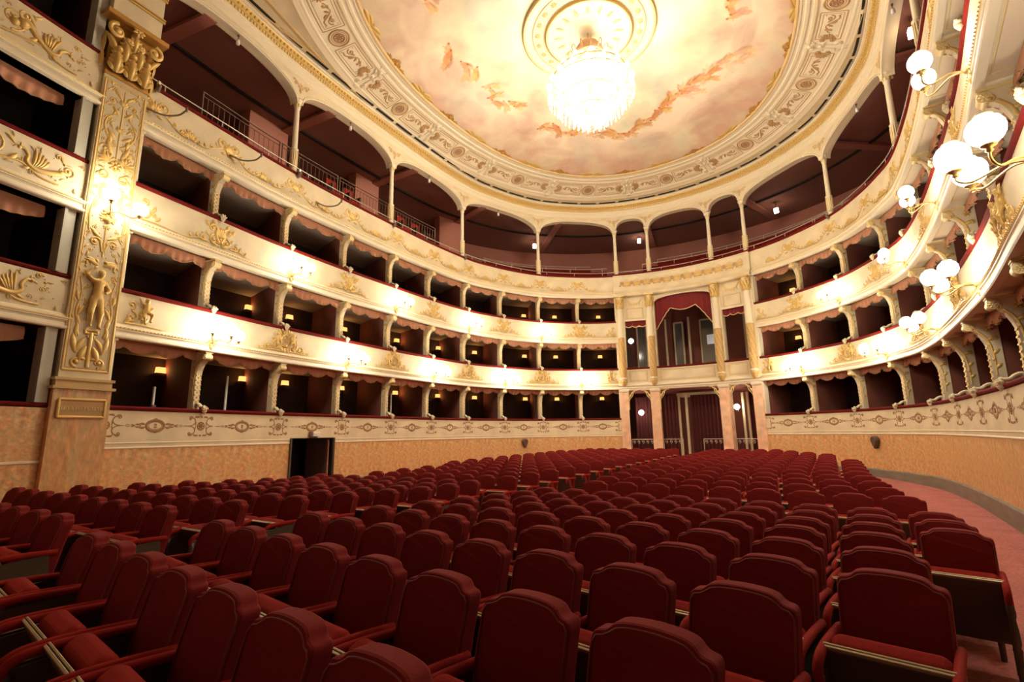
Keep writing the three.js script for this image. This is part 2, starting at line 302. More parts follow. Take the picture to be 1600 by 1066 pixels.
{
  const d = structure('door_1', 'dark open doorway in the marble dado of the left wall');
  const [a, b] = DOOR, fr = 0.05;
  part(d, 'reveal', [sweep([[0, -0.2], [-0.5, -0.2], [-0.5, DOOR_TOP], [0, DOOR_TOP]], a - 0.001, a + 0.02, { closed: true }), sweep([[0, -0.2], [-0.5, -0.2], [-0.5, DOOR_TOP], [0, DOOR_TOP]], b - 0.02, b + 0.001, { closed: true }), sweep([[-0.5, DOOR_TOP - 0.02], [0.0, DOOR_TOP - 0.02], [0, DOOR_TOP], [-0.5, DOOR_TOP]], a, b, { closed: true })], M.dark);
  part(d, 'passage_wall', [sweep([[-1.6, -0.3], [-1.6, 1.9], [-0.3, 1.9]], a - 0.3, b + 0.3), sweep([[-0.5, -0.3], [-0.5, 1.9]], a - 0.35, a), sweep([[-0.5, -0.3], [-0.5, 1.9]], b, b + 0.35)], M.dark);
  part(d, 'frame', [box(fr, DOOR_TOP + 0.25, 0.06)].flatMap((g) => [place(g.clone(), a + 0.01, 0.70, 0.02), place(g.clone(), b - 0.01, 0.70, 0.02)]), M.darkWood);
  part(d, 'door_leaf', place(box(0.045, 1.8, 0.9, 0, 0, -0.62), b - 0.10, 0.72), M.iron);
  part(d, 'door_edge', place(box(0.035, 1.75, 0.03), b - 0.11, 0.72, -0.10), M.galleryPier);
}
// ---- tier 1 parapet: cream band with painted cartouches ----
const font = await new FontLoader().loadAsync('fonts/droid/droid_serif_bold.typeface.json');
{
  const w = structure('wall_tier_1_parapet', 'cream parapet of the first tier with brown painted number cartouches');
  const sides = [[1.95, ROYAL[0]], [ROYAL[1], LEN]];
  part(w, 'parapet', sides.flatMap(([a, b]) => (a < DOOR[0] ? [sweep([[0.004, DADO], [0.004, DOOR_TOP]], a, DOOR[0]), sweep([[0.004, DADO], [0.004, DOOR_TOP]], DOOR[1], b), sweep([[0.004, DOOR_TOP], [0.004, R1 - 0.09]], a, b)] : [sweep([[0.004, DADO], [0.004, R1 - 0.09]], a, b)])), M.cream);
  part(w, 'band_line', sides.flatMap(([a, b]) => (a < DOOR[0] ? [[a, DOOR[0]], [DOOR[1], b]] : [[a, b]])).map(([a, b]) => sweep([[0.004, DADO + 0.095], [0.012, DADO + 0.10], [0.012, DADO + 0.115], [0.004, DADO + 0.12]], a, b)), M.creamTrim);
  const cy = 1.97;
  // frame round a patera, under every bracket
  const q = [oval(0, 0, 0.085, 0.085, 0.014, 20), rosette(0, 0, 0.075, 6)];
  const side = both([spiral(0.255, 0.165, 0.06, PI, 1.1, 0.012, -1), spiral(0.255, -0.165, 0.06, PI, 1.1, 0.012, 1), stem([[0.29, 0.19], [0.17, 0.17], [0.14, 0.08], [0.20, 0.02], [0.30, 0]], 0.012, 0.2), stem([[0.29, -0.19], [0.17, -0.17], [0.14, -0.08], [0.20, -0.02], [0.30, 0]], 0.012, 0.2),
    leaf(0.05, 0.21, 0, 0.10, 0.018, 0.3), leaf(0.05, -0.21, 0, 0.10, 0.018, -0.3), leaf(0.16, 0.19, 2.6, 0.08, 0.016), leaf(0.16, -0.19, -2.6, 0.08, 0.016, -0.4), leaf(0.13, 0, 1.5, 0.1, 0.012), leaf(0.13, 0, -1.5, 0.1, 0.012)]);
  const frameG = merge([...side, dome(0, 0.215, 0.025), dome(0, -0.215, 0.025)]).scale(1, 1, 0.35), pat = merge(q).scale(1, 1, 0.5);
  const chain = both([leaf(0.21, 0.03, 0.3, 0.12, 0.022, -0.5), leaf(0.21, -0.03, -0.3, 0.12, 0.022, 0.5), leaf(0.31, 0.02, 0.2, 0.10, 0.018, -0.3), leaf(0.31, -0.02, -0.2, 0.10, 0.018, 0.3), dome(0.30, 0, 0.016), dome(0.42, 0, 0.018), leaf(0.42, 0.0, 0.5, 0.08, 0.014, -0.6), leaf(0.42, 0, -0.5, 0.08, 0.014, 0.6), oval(0.55, 0, 0.035, 0.02, 0.006, 12), leaf(0.60, 0, 0, 0.16, 0.008, 0)]);
  const ovalG = merge([oval(0, 0, 0.185, 0.115, 0.026), oval(0, 0, 0.14, 0.08, 0.006), ...chain, leaf(-0.05, 0.125, 0.4, 0.1, 0.02, -0.8), leaf(0.05, -0.125, 3.5, 0.1, 0.02, -0.8), dome(0, 0.14, 0.02)]).scale(1, 1, 0.35);
  bays.forEach((b, i) => {
    if (i !== 10) { const s = b.a; if (s < 50) { const f = part(w, 'painted_frame', bend(frameG, s + (i === 0 ? 0.06 : 0), cy, 0.006), M.brownPaint); part(f, 'patera', bend(pat, s + (i === 0 ? 0.06 : 0), cy, 0.006), M.brownPaint); } }
    else part(w, 'painted_frame', bend(frameG, b.a + 0.10, cy, 0.006), M.brownPaint);
    if (i === 9) part(w, 'painted_frame', bend(frameG, b.b - 0.06, cy, 0.006), M.brownPaint);
    const mid = (b.a + b.b) / 2, o = part(w, 'number_cartouche', bend(ovalG, mid, cy, 0.006), M.brownPaint);
    const t = new TextGeometry(String(b.left ? i + 2 : i + 5), { font, size: 0.085, depth: 0.008, curveSegments: 4 }); t.center();
    part(o, 'number', bend(t, mid, cy, 0.008), M.brownPaint);
  });
}
// ---- upper tiers: parapets, rails, cornices, soffits, boxes ----
const railProf = (y) => [[-0.22, y - 0.10], [-0.22, y - 0.015], [-0.18, y], [0.015, y], [0.04, y - 0.018], [0.045, y - 0.04], [0.035, y - 0.07], [0, y - 0.085]];
const corniceProf = (c) => [[-0.42, c + 0.10], [-0.04, c + 0.10], [-0.02, c], [0.085, c], [0.10, c + 0.02], [0.10, c + 0.055], [0.07, c + 0.07], [0.06, c + 0.12], [0.075, c + 0.155], [0.095, c + 0.165], [0.095, c + 0.185]];
const corniceTop = (c) => [[0.06, c + 0.235], [0.045, c + 0.25], [0.045, c + 0.265], [0.02, c + 0.285], [0.0, c + 0.30]];
const TIERS = [{ n: 1, r: R1, c: C1, word: 'first' }, { n: 2, r: R2, c: C2, word: 'second' }, { n: 3, r: R3, c: C3, word: 'third' }];
const SIDES = [[1.95, ROYAL[0]], [ROYAL[1], LEN]];

// ornaments for the parapets
const putto = figure([[[0, 0.30, 0.02], [0, 0.12, 0.03], 0.065, 0.075], [[0, 0.40, 0.04], [0, 0.43, 0.05], 0.062, 0.058], [[0, 0.33, 0.02], [0, 0.38, 0.03], 0.03, 0.03], [[0.06, 0.29, 0.02], [0.13, 0.20, 0.06], 0.032, 0.026], [[0.13, 0.20, 0.06], [0.07, 0.14, 0.11], 0.026, 0.02], [[-0.06, 0.29, 0.02], [-0.15, 0.34, 0.04], 0.032, 0.026], [[-0.15, 0.34, 0.04], [-0.20, 0.44, 0.04], 0.026, 0.02],
  [[0.04, 0.09, 0.03], [0.12, 0.03, 0.10], 0.05, 0.04], [[0.12, 0.03, 0.10], [0.10, -0.14, 0.07], 0.038, 0.025], [[-0.04, 0.09, 0.03], [-0.06, -0.06, 0.08], 0.05, 0.038], [[-0.06, -0.06, 0.08], [-0.02, -0.21, 0.05], 0.036, 0.024], [[0.10, -0.15, 0.07], [0.14, -0.165, 0.09], 0.022, 0.018], [[-0.02, -0.22, 0.05], [0.03, -0.24, 0.08], 0.022, 0.018]], 0.56, 34);
const relief2 = (() => {
  const L = both([spiral(0.30, -0.16, 0.13, PI / 2, 1.3, 0.026, -1), spiral(0.55, -0.22, 0.09, PI / 2, 1.2, 0.02, -1), spiral(0.20, 0.10, 0.09, -PI / 2, 1.1, 0.022, 1), stem([[0.10, -0.30], [0.35, -0.29], [0.62, -0.31], [0.95, -0.33]], 0.024, 0.8), leaf(0.45, -0.27, 0.9, 0.16, 0.035, 0.5), leaf(0.62, -0.29, 0.8, 0.13, 0.03, 0.5), leaf(0.78, -0.31, 0.6, 0.11, 0.022, 0.4),
    leaf(0.15, -0.05, 1.0, 0.20, 0.04, -0.8), leaf(0.12, 0.18, 0.7, 0.17, 0.035, 0.7), leaf(0.08, 0.22, 1.1, 0.13, 0.03, 0.5), leaf(0.20, -0.28, 2.2, 0.16, 0.04, 0.5), leaf(0.08, -0.30, 1.2, 0.14, 0.04, -0.4), rosette(0.40, -0.06, 0.06, 6), leaf(0.36, -0.02, 0.6, 0.10, 0.03, 0.5)]);
  return { scroll: merge(L), shield: merge([oval(0, 0, 0.13, 0.17, 0.028), oval(0, 0, 0.095, 0.13, 0.012), rosette(0, 0.0, 0.07, 6), fan(0, 0.19, PI / 2, 0.13, 7, 2.4), fan(0, -0.22, -PI / 2, 0.12, 7, 2.4), fan(0, -0.20, PI / 2, 0.05, 5)]) };
})();
const relief3 = (() => {
  const L = both([stem([[0.03, -0.20], [0.12, 0.0], [0.10, 0.16], [0.24, 0.22], [0.30, 0.12]], 0.045, 0.5), spiral(0.22, 0.12, 0.09, PI / 2, 1.1, 0.03, -1), spiral(0.17, -0.15, 0.12, PI / 2, 1.3, 0.03, -1), spiral(0.42, -0.21, 0.09, PI / 2, 1.2, 0.024, -1), stem([[0.30, -0.26], [0.55, -0.25], [0.75, -0.31], [1.0, -0.34]], 0.022, 0.8), leaf(0.30, 0.14, 0.6, 0.16, 0.045, 0.8), leaf(0.16, 0.22, 1.2, 0.15, 0.04, -0.6), leaf(0.55, -0.25, 0.9, 0.15, 0.03, 0.5), leaf(0.72, -0.29, 0.8, 0.13, 0.025, 0.5), leaf(0.28, -0.10, 0.5, 0.15, 0.035, 0.6), leaf(0.06, -0.28, 0.2, 0.2, 0.04, 0.3), dome(0.62, -0.20, 0.022), dome(0.47, -0.08, 0.022)]);
  return { scroll: merge(L), palm: merge([fan(0, -0.05, PI / 2, 0.27, 9, 2.0), fan(0, -0.22, PI / 2, 0.16, 7, 2.6), dome(0, -0.10, 0.045), fan(0, -0.27, -PI / 2, 0.06, 5, 2)]) };
})();
const relief4 = (() => {        // running scrolls with a palmette crest, 2.15 m
  const L = both([spiral(0.17, 0.12, 0.15, -PI / 2, 1.35, 0.026, 1), stem([[0.0, -0.10], [0.17, -0.03], [0.36, -0.13], [0.55, -0.24]], 0.028, 0.5), spiral(0.44, -0.15, 0.07, PI / 2, 1.2, 0.02, -1), stem([[0.50, -0.22], [0.72, -0.27], [0.95, -0.20]], 0.018, 0.4), leaf(0.60, -0.24, 0.9, 0.12, 0.03, 0.5), leaf(0.72, -0.26, 0.7, 0.12, 0.026, 0.5), rosette(0.17, 0.12, 0.075, 6), leaf(0.30, -0.06, 0.7, 0.14, 0.03, 0.5), leaf(0.06, -0.14, -0.3, 0.16, 0.035, 0.4), spiral(0.90, -0.20, 0.07, PI / 2, 1.1, 0.018, 1), dome(0.8, -0.27, 0.02)]);
  return { scroll: merge(L), palm: merge([fan(0, -0.10, PI / 2, 0.30, 7, 1.5), dome(0, -0.06, 0.04), oval(0, 0.0, 0.055, 0.09, 0.018, 16)]), crest: merge([fan(0, -0.26, PI / 2, 0.24, 7, 2.2), dome(0, -0.22, 0.035), both([spiral(0.12, -0.23, 0.06, PI / 2, 1.1, 0.018, -1)])]) };
})();

function bracketParts(w, s, r, c, wide = 0.15) {
  const H = c - r, x = wide / 2;
  const side = [[-0.44, 0], [-0.20, 0], [-0.225, 0.06 * H], [-0.235, 0.12 * H], [-0.235, 0.60 * H], [-0.205, 0.68 * H], [-0.14, 0.80 * H], [-0.04, 0.865 * H], [0.035, 0.90 * H], [0.055, 0.945 * H], [0.045, H], [-0.44, H]];
  // side profile (z, y) extruded across the bracket
  const body = extrude(side.map(([z, y]) => [-z, y]), wide - 0.02, { bevel: 0.008, seg: 1 }).rotateY(PI / 2).translate(-x + 0.008, 0, 0);
  const b = part(w, 'bracket', place(body, s, r, 0), M.creamDark);
  const cap = [box(wide + 0.05, 0.035, 0.50, 0, H - 0.016, -0.19), place0(cyl(0.075, 0.075, wide + 0.03, 0, 0, 0, 14).rotateZ(PI / 2), 0, 0.905 * H, -0.01), ...[-1, 1].map((k) => T(rosetteX(k), k * (x + 0.018), 0.905 * H, -0.01))];
  part(b, 'capital', place(merge(cap), s, r, 0), M.goldPale);
  // gilded strip of scrolls running down the front
  const front = [];
  for (let k = 0; k < 6; k++) { const y = (0.13 + k * 0.085) * H; front.push(...rosette(0, y, 0.034, 5), leaf(-0.045, y + 0.03, 1.9, 0.06, 0.014, 0.5), leaf(0.045, y + 0.03, 1.2, 0.06, 0.014, -0.5)); }
  const strip = merge(front).scale(1, 1, 2).translate(0, 0, -0.236);
  const sideScroll = [-1, 1].map((k) => { const g = merge([spiral(-0.06, 0.87 * H, 0.07, 0, 1.2, 0.02, 1), stem([[-0.12, 0.84 * H], [-0.24, 0.72 * H], [-0.30, 0.5 * H], [-0.30, 0.2 * H]], 0.028, 0.4), leaf(-0.24, 0.70 * H, 2.6, 0.18, 0.04, 0.5), leaf(-0.30, 0.5 * H, 2.2, 0.14, 0.035, 0.4), leaf(-0.30, 0.3 * H, 2.2, 0.14, 0.035, 0.4), leaf(-0.30, 0.6 * H, 0.9, 0.12, 0.03, 0.4), leaf(-0.32, 0.4 * H, 0.9, 0.10, 0.03, 0.4), rosette(-0.30, 0.88 * H, 0.07, 6), spiral(-0.37, 0.72 * H, 0.05, 0, 1.2, 0.016, 1)]); return k > 0 ? flipX(g).rotateY(PI / 2).translate(x, 0, 0) : g.rotateY(-PI / 2).translate(-x, 0, 0); });
  part(b, 'gilding', place(merge([strip, ...sideScroll]), s, r, 0), M.gold);
  // scroll lying on the rail, ending in a pendant over its front edge
  const foot = [tube3([[0, 0.02, -0.23], [0, 0.13, -0.20], [0, 0.11, -0.12], [0, 0.055, -0.05], [0, 0.05, 0.03]], 0.035, 12, 6).scale(1.5, 1, 1), ball(0.062, 0, 0.0, 0.065, 10, 6), ball(0.04, 0, 0.055, 0.045, 8, 5), lathe([[0, -0.135], [0.018, -0.115], [0.04, -0.075], [0.055, -0.045], [0.03, -0.02]], 10).translate(0, 0, 0.07), ...[0, 1, 2, 3, 4].map((i) => ball(0.028, 0.055 * Math.cos(i * 1.257), 0.01 + 0.03 * Math.sin(i * 1.257), 0.095, 6, 4))];
  part(b, 'pendant', place(merge(foot), s, r, 0), M.creamDark);
}
const place0 = (g, x, y, z) => g.translate(x, y, z);
function rosetteX(k) { return merge(rosette(0, 0, 0.06, 6)).rotateY(k * PI / 2); }

function valanceGeo(L, d0 = 0.15, amp = 0.13, waves = 3) {
  const y = (u, v) => { const d = d0 + amp * Math.pow(Math.abs(Math.sin(PI * (u * waves + 0.5 * (waves % 2 ? 1 : 0)))), 0.75) * (0.75 + 0.35 * Math.sin(PI * u)); return -v * d; };
  const f = (off) => (u, v) => [(u - 0.5) * L, y(u, v), off + 0.018 * Math.sin(u * 70) * v + 0.02 * Math.sin(PI * v)];
  const hem = []; for (let i = 0; i <= 60; i++) hem.push([(i / 60 - 0.5) * L, y(i / 60, 1), 0.01 + 0.018 * Math.sin(i / 60 * 70)]);
  return { cloth: merge([grid(72, 5, f(0)), grid(72, 5, f(-0.012))]), hem: new THREE.TubeGeometry(new THREE.CatmullRomCurve3(hem.map((p) => new THREE.Vector3(...p))), 72, 0.008, 4, false) };
}
// box partitions are turned towards the stage
function slant(H, k, s) { const a = k * lerp(0.12, 0.30, clamp((Math.abs(s - MID) - 4) / 10, 0, 1)); return box(0.07, H + 0.85, 1.98, 0, 0, -0.99).rotateY(-a).translate(0, 0, -0.43); }
for (const t of TIERS) {
  const w = structure('wall_tier_' + t.n, t.word + ' tier of theatre boxes with red rails and scrolled brackets');
  part(w, 'rail', SIDES.map(([a, b]) => sweep(railProf(t.r), a, b, { closed: true })), M.railVelvet);
  part(w, 'cornice', SIDES.map(([a, b]) => sweep(corniceProf(t.c), a, b)), M.creamTrim);
  part(w, 'cornice_top', SIDES.map(([a, b]) => sweep(corniceTop(t.c), a, b)), M.creamTrim);
  part(w, 'rope_moulding', SIDES.map(([a, b]) => sweep([[0.095, t.c + 0.185], [0.108, t.c + 0.195], [0.108, t.c + 0.222], [0.06, t.c + 0.235]], a, b)), M.goldPale);
  const beads = []; const bead = prep(new THREE.OctahedronGeometry(0.017, 0));
  for (const [a, b] of SIDES) for (let s = a + 0.05; s < b; s += 0.075) beads.push(place(bead, s, t.c + 0.208, 0.108));
  const bd = part(w, 'rope_beads', merge(beads), M.goldDeep); bd.userData.kind = 'stuff';
  // box floor slab / ceiling, back wall, partitions
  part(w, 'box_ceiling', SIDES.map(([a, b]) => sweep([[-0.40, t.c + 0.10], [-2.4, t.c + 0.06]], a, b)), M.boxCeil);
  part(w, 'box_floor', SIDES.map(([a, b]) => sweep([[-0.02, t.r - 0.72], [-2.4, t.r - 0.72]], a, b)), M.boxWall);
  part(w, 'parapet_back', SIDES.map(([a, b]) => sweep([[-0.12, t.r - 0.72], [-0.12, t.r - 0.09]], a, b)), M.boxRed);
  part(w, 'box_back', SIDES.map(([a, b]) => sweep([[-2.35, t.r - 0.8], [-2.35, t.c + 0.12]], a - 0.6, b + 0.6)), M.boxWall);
  const H = t.c - t.r;
  bays.forEach((b, i) => {
    if (i !== 10) {                                         // partition and bracket at the low-s end of each bay
      const s = i === 0 ? b.a + 0.02 : b.a;
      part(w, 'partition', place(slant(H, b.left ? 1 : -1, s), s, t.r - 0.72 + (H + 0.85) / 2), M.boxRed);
      if (i !== 0) bracketParts(w, s, t.r, t.c);
      else { part(w, 'jamb', [place(box(0.11, H, 0.30, 0, 0, -0.16), s + 0.0, t.r + H / 2), place(box(0.15, 0.05, 0.36, 0, 0, -0.15), s, t.c - 0.03)], M.creamTrim); }
    }
    if (i === 9 || i === 10) { const s = i === 9 ? b.b - 0.05 : b.a + 0.05; part(w, 'jamb', [place(box(0.10, H, 0.34, 0, 0, -0.18), s, t.r + H / 2), place(box(0.14, 0.05, 0.38, 0, 0, -0.17), s, t.c - 0.03)], M.creamTrim); part(w, 'partition', place(box(0.07, H + 0.85, 1.95, 0, 0, -1.42), s, t.r - 0.72 + (H + 0.85) / 2), M.boxRed); }
    const mid = (b.a + b.b) / 2, L = b.b - b.a;
    // framed soffit panel between the brackets
    part(w, 'soffit_panel', bend(merge(rect(-L / 2 + 0.22, -0.34, L / 2 - 0.22, -0.09, 0.012)).rotateX(PI / 2), mid, t.c + 0.098, 0), M.goldPale);
    if (b.a > 50) return;
    const v = valanceGeo(L - 0.17), o = part(null, 'valance', bend(v.cloth, mid, t.c + 0.06, -0.31), M.valance);
    Object.assign(o.userData, { label: 'pink scalloped fabric valance over the ' + b.name + ', ' + t.word + ' tier', category: 'valance', group: 'scalloped valances over the ' + t.word + '-tier boxes' });
    part(o, 'hem', bend(v.hem, mid, t.c + 0.06, -0.30), M.brownLight);
  });
}
// parapets above each cornice and their gilded relief
const PARAPETS = [{ c: C1, r: R2, t: 2 }, { c: C2, r: R3, t: 3 }, { c: C3, r: R4, t: 4 }];
for (const q of PARAPETS) {
  const w = structure('wall_parapet_' + q.t, 'cream bowed parapet with gilded relief below the red rail of tier ' + ['', 'one', 'two', 'three', 'four'][q.t]);
  part(w, 'parapet', SIDES.map(([a, b]) => sweep([[0, q.c + 0.30], [0.025, q.c + 0.42], [0.035, q.c + 0.6], [0.03, q.r - 0.30], [0.0, q.r - 0.09]], a, b, { smooth: true })), M.cream);
  const y = q.c + 0.64;
  bays.forEach((b, i) => {
    const s = b.b, even = (b.left ? i + 1 : 20 - i - 1) % 2 === 0;         // odd brackets carry lamps on tier 2, even ones on tier 3
    if (i === 19 || s > 50) return;
    const edge = i === 9;
    if (q.t === 4) {
      if (i !== 9) { const o = part(w, 'gilded_relief', bend(merge([relief4.scroll, relief4.palm]), s, y, 0.03), M.gold); part(o, 'crest', bend(relief4.crest, (b.a + b.b) / 2, y, 0.03), M.gold); }
      if (i === 0) { part(w, 'gilded_relief', bend(merge([relief4.scroll, relief4.palm]), b.a + 0.2, y, 0.03), M.gold); }
      return;
    }
    if (edge) return;
    if ((q.t === 2) === even) {
      const rel = q.t === 2 ? relief2 : relief3;
      const o = part(w, 'gilded_relief', bend(rel.scroll, s, y, 0.032), M.gold);
      part(o, q.t === 2 ? 'shield' : 'palmette', bend(q.t === 2 ? rel.shield : rel.palm, s, y, 0.035), M.gold);
      if (q.t === 2) for (const k of [-1, 1]) part(o, 'putto', place((k > 0 ? flipX(putto.clone()) : putto.clone()).scale(0.66, 0.66, 0.66).translate(k * 0.24, -0.08, 0.02), s, y, 0.03), M.gold);
    }
  });
  if (q.t < 4) for (const [s, k] of [[BAYS_L[10], -1], [BAYS_R[0], 1], [2.05, 1]]) {       // half ornaments against the royal box and the pillar
    const h = merge([spiral(k * 0.22, -0.16, 0.13, PI / 2, 1.3, 0.026, -k), spiral(k * 0.20, 0.10, 0.10, -PI / 2, 1.1, 0.022, k), leaf(k * 0.36, -0.1, PI / 2 - k * 0.6, 0.2, 0.04, k * 0.6), leaf(k * 0.12, -0.28, PI / 2 - k * 0.8, 0.18, 0.04, 0.2), leaf(k * 0.45, -0.25, PI / 2 - k * 0.9, 0.16, 0.035), stem([[k * 0.1, -0.3], [k * 0.5, -0.3], [k * 0.95, -0.33]], 0.022), rosette(k * 0.42, -0.14, 0.06, 6)]);
    const o = part(w, 'gilded_relief', bend(h, s + k * 0.02, y, 0.032), M.gold);
    if (q.t === 2) part(o, 'putto', place((k > 0 ? putto.clone() : flipX(putto.clone())).scale(0.8, 0.8, 0.8).translate(k * 0.5, -0.09, 0.02), s, y, 0.03), M.gold);
  }
}
// ---- gallery ----
{
  const w = structure('wall_gallery', 'open gallery under flattened arches on slender cream columns');
  part(w, 'rail', SIDES.map(([a, b]) => sweep(railProf(R4), a, b, { closed: true })), M.railVelvet);
  const colS = [1.9, 6.25, 10.55, 14.9, 19.4, 23.4, 25.0, LEN - 25.0, LEN - 23.4, LEN - 19.4, LEN - 14.9, LEN - 10.55, LEN - 6.25, LEN - 1.9];
  const colGeo = lathe([[0, 0], [0.13, 0], [0.13, 0.06], [0.10, 0.09], [0.115, 0.13], [0.095, 0.16], [0.105, 0.18], [0.105, 0.72], [0.12, 0.74], [0.12, 0.77], [0.085, 0.80], [0.072, 2.12], [0.09, 2.14], [0.09, 2.17], [0.075, 2.19], [0.085, 2.26], [0.13, 2.36], [0.15, 2.40], [0.15, 2.44], [0, 2.44]], 16);
  const ribs = []; for (let i = 0; i < 14; i++) { const a = i / 14 * 2 * PI; ribs.push(cyl(0.012, 0.012, 0.5, Math.cos(a) * 0.108, 0.45, Math.sin(a) * 0.108, 5)); }
  const capLeaves = []; for (let i = 0; i < 6; i++) { const a = i / 6 * 2 * PI; capLeaves.push(leaf(0, 0, PI / 2, 0.16, 0.04, 0.1).translate(0, 2.18, 0.085).rotateY(a)); }
  colS.forEach((s, i) => {
    if (i === 0 || i === colS.length - 1) return;
    const c = part(w, 'column', place(colGeo, s, R4 - 0.02, -0.10), M.creamTrim);
    part(c, 'fluting', place(merge(ribs), s, R4 - 0.02, -0.10), M.goldPale); part(c, 'capital_leaves', place(merge(capLeaves), s, R4 - 0.02, -0.10), M.goldPale);
    const sp = merge([rosette(0, 0, 0.11, 7), both([spiral(0.20, 0.0, 0.07, PI, 1.2, 0.014, -1), spiral(0.28, 0.10, 0.055, PI, 1.2, 0.012, -1), leaf(0.10, 0.05, 0.4, 0.18, 0.03, 0.4)]), leaf(0, -0.08, -PI / 2, 0.16, 0.04, 0)]);
    part(w, 'spandrel_ornament', bend(sp, s, CROWN - 0.10, 0.012), M.ochre);
  });
  for (let i = 0; i < colS.length - 1; i++) {
    const a = colS[i], b = colS[i + 1], L = b - a, n = Math.max(10, Math.ceil(L / 0.12)), rise = L > 2 ? 0.70 : 0.5;
    const ya = (t) => CROWN - rise + rise * Math.pow(Math.max(0, 1 - Math.pow(Math.abs(t), 2.5)), 1 / 2.1);
    const ease = (u) => 0.5 - 0.5 * Math.cos(PI * u), S = (u) => lerp(a + 0.10, b - 0.10, ease(u)), tt = (u) => 2 * ease(u) - 1;
    const topY = 12.72, fr = (out) => (u, v) => WALL.at(S(u), out, lerp(ya(tt(u)), topY, v));
    const ends = [[a - 0.001, a + 0.10], [b - 0.10, b + 0.001]].map(([p, q2]) => sweep([[0, CROWN - rise], [0, topY]], p, q2));
    part(w, 'arch', [grid(n * 2, 2, fr(0), (u, v) => [S(u), v]), grid(n * 2, 2, fr(-0.30), (u, v) => [S(u), v]), grid(n * 2, 2, (u, v) => WALL.at(S(u), -0.30 * v, ya(tt(u)))), ...ends], M.cream);
    const edge = (o, d) => { const p = []; for (let k = 0; k <= n * 2; k++) p.push(new THREE.Vector3(...WALL.at(S(k / n / 2), o, ya(tt(k / n / 2)) + d))); return new THREE.TubeGeometry(new THREE.CatmullRomCurve3(p), n * 3, 0.022, 5, false); };
    part(w, 'arch_moulding', [edge(0.005, 0.02), edge(0.005, 0.085)], M.creamTrim);
  }
  // fascia, dentils and gilded cornice
  const e = [1.95, LEN];
  part(w, 'entablature', sweep([[0, 12.68], [0.03, 12.70], [0.03, 12.76], [0.015, 12.78], [0.015, 12.90], [0.05, 12.92], [0.05, 12.98], [0.10, 13.0]], ...e), M.creamTrim);
  part(w, 'gilded_cornice', sweep([[0.10, 13.0], [0.12, 13.03], [0.12, 13.07], [0.16, 13.10], [0.16, 13.12], [0.235, 13.20], [0.245, 13.23]], ...e), M.gold);
  const den = [], egg = []; const dg = prep(new THREE.BoxGeometry(0.055, 0.07, 0.05)), eg = prep(new THREE.OctahedronGeometry(0.04, 1));
  for (let s = e[0] + 0.05; s < 48; s += 0.10) den.push(place(dg, s, 13.04, 0.12));
  for (let s = e[0] + 0.05; s < 48; s += 0.13) egg.push(place(eg, s, 13.165, 0.205));
  part(w, 'dentils', den, M.goldPale).userData.kind = 'stuff'; part(w, 'egg_moulding', egg, M.gold).userData.kind = 'stuff';
  part(w, 'cornice', sweep([[0.245, 13.23], [0.30, 13.24], [0.31, 13.30], [0.30, TOP]], ...e), M.creamTrim);
  // the room behind the arches
  part(w, 'gallery_ceiling', sweep([[-0.2, 12.66], [-1.2, 12.6], [-4.7, 12.45]], 1.2, LEN), M.galleryCeil);
  part(w, 'gallery_back', sweep([[-4.6, 8.6], [-4.6, 12.6]], 0.6, LEN), M.galleryWall);
  part(w, 'gallery_floor', sweep([[-0.1, 8.75], [-1.6, 8.75], [-1.6, 9.05], [-2.6, 9.05], [-2.6, 9.4], [-4.7, 9.4]], 1.2, LEN), M.galleryWall);
  part(w, 'gallery_end', [place(box(0.1, 4.2, 4.6, 0, 0, -2.5), 1.75, 10.7)], M.galleryPier);
  for (let i = 0; i < 10; i++) { const s = 3.4 + i * 4.3; part(w, 'ceiling_beam', place(box(0.34, 0.10, 4.4, 0, 0, -2.4), s, 12.50), M.galleryWall); }
  part(w, 'ceiling_beam', [sweep([[-2.0, 12.58], [-2.0, 12.50], [-2.09, 12.50], [-2.09, 12.58]], 1.4, LEN, { closed: true })], M.dark);
  for (const [s, wd] of [[7.1, 1.5], [11.6, 1.3], [16.0, 1.3]]) part(w, 'gallery_pier', place(box(wd, 4, 0.45, 0, 0, 0), s, 10.7, -2.75), M.galleryPier);
  for (const s of [5.2, 9.3, 13.8]) part(w, 'gallery_doorway', place(box(1.3, 2.6, 0.05), s, 10.3, -4.5), M.dark);
  // red stepped bench fronts with steel handrails round the back and the right
  for (const [o, y, a, b] of [[-1.4, R4 + 0.66, 17.2, 23.0], [-2.3, R4 + 1.10, 17.6, 22.4], [-1.4, R4 + 0.72, 24.6, 33.5], [-2.3, R4 + 1.18, 25.2, 33.5]]) {
    part(w, 'bench_front', sweep([[o, 8.7], [o, y], [o - 0.3, y]], a, b), M.railVelvet);
    const h = part(w, 'handrail', [sweepTube(o + 0.02, y + 0.17, a, b, 0.018)], M.steel);
    const posts = []; for (let s = a; s <= b; s += 1.4) posts.push(bar(WALL.at(s, o + 0.02, y - 0.02), WALL.at(s, o + 0.02, y + 0.17), 0.014)); part(h, 'post', merge(posts), M.steel);
  }
  const h = part(w, 'handrail', [sweepTube(0.0, R4 + 0.14, 2.0, 46, 0.018)], M.steel);
  const posts = []; for (let s = 2.4; s < 46; s += 1.45) posts.push(bar(WALL.at(s, 0, R4 - 0.01), WALL.at(s, 0, R4 + 0.13), 0.011)); part(h, 'post', merge(posts), M.steel);
}
function sweepTube(out, y, a, b, r, n = 0) { const p = []; for (let s = a; s <= b + 1e-6; s += (b - a) / Math.max(4, Math.round((b - a) / 0.5))) p.push(new THREE.Vector3(...WALL.at(s, out, y))); return new THREE.TubeGeometry(new THREE.CatmullRomCurve3(p), p.length * 2, r, 5, false); }
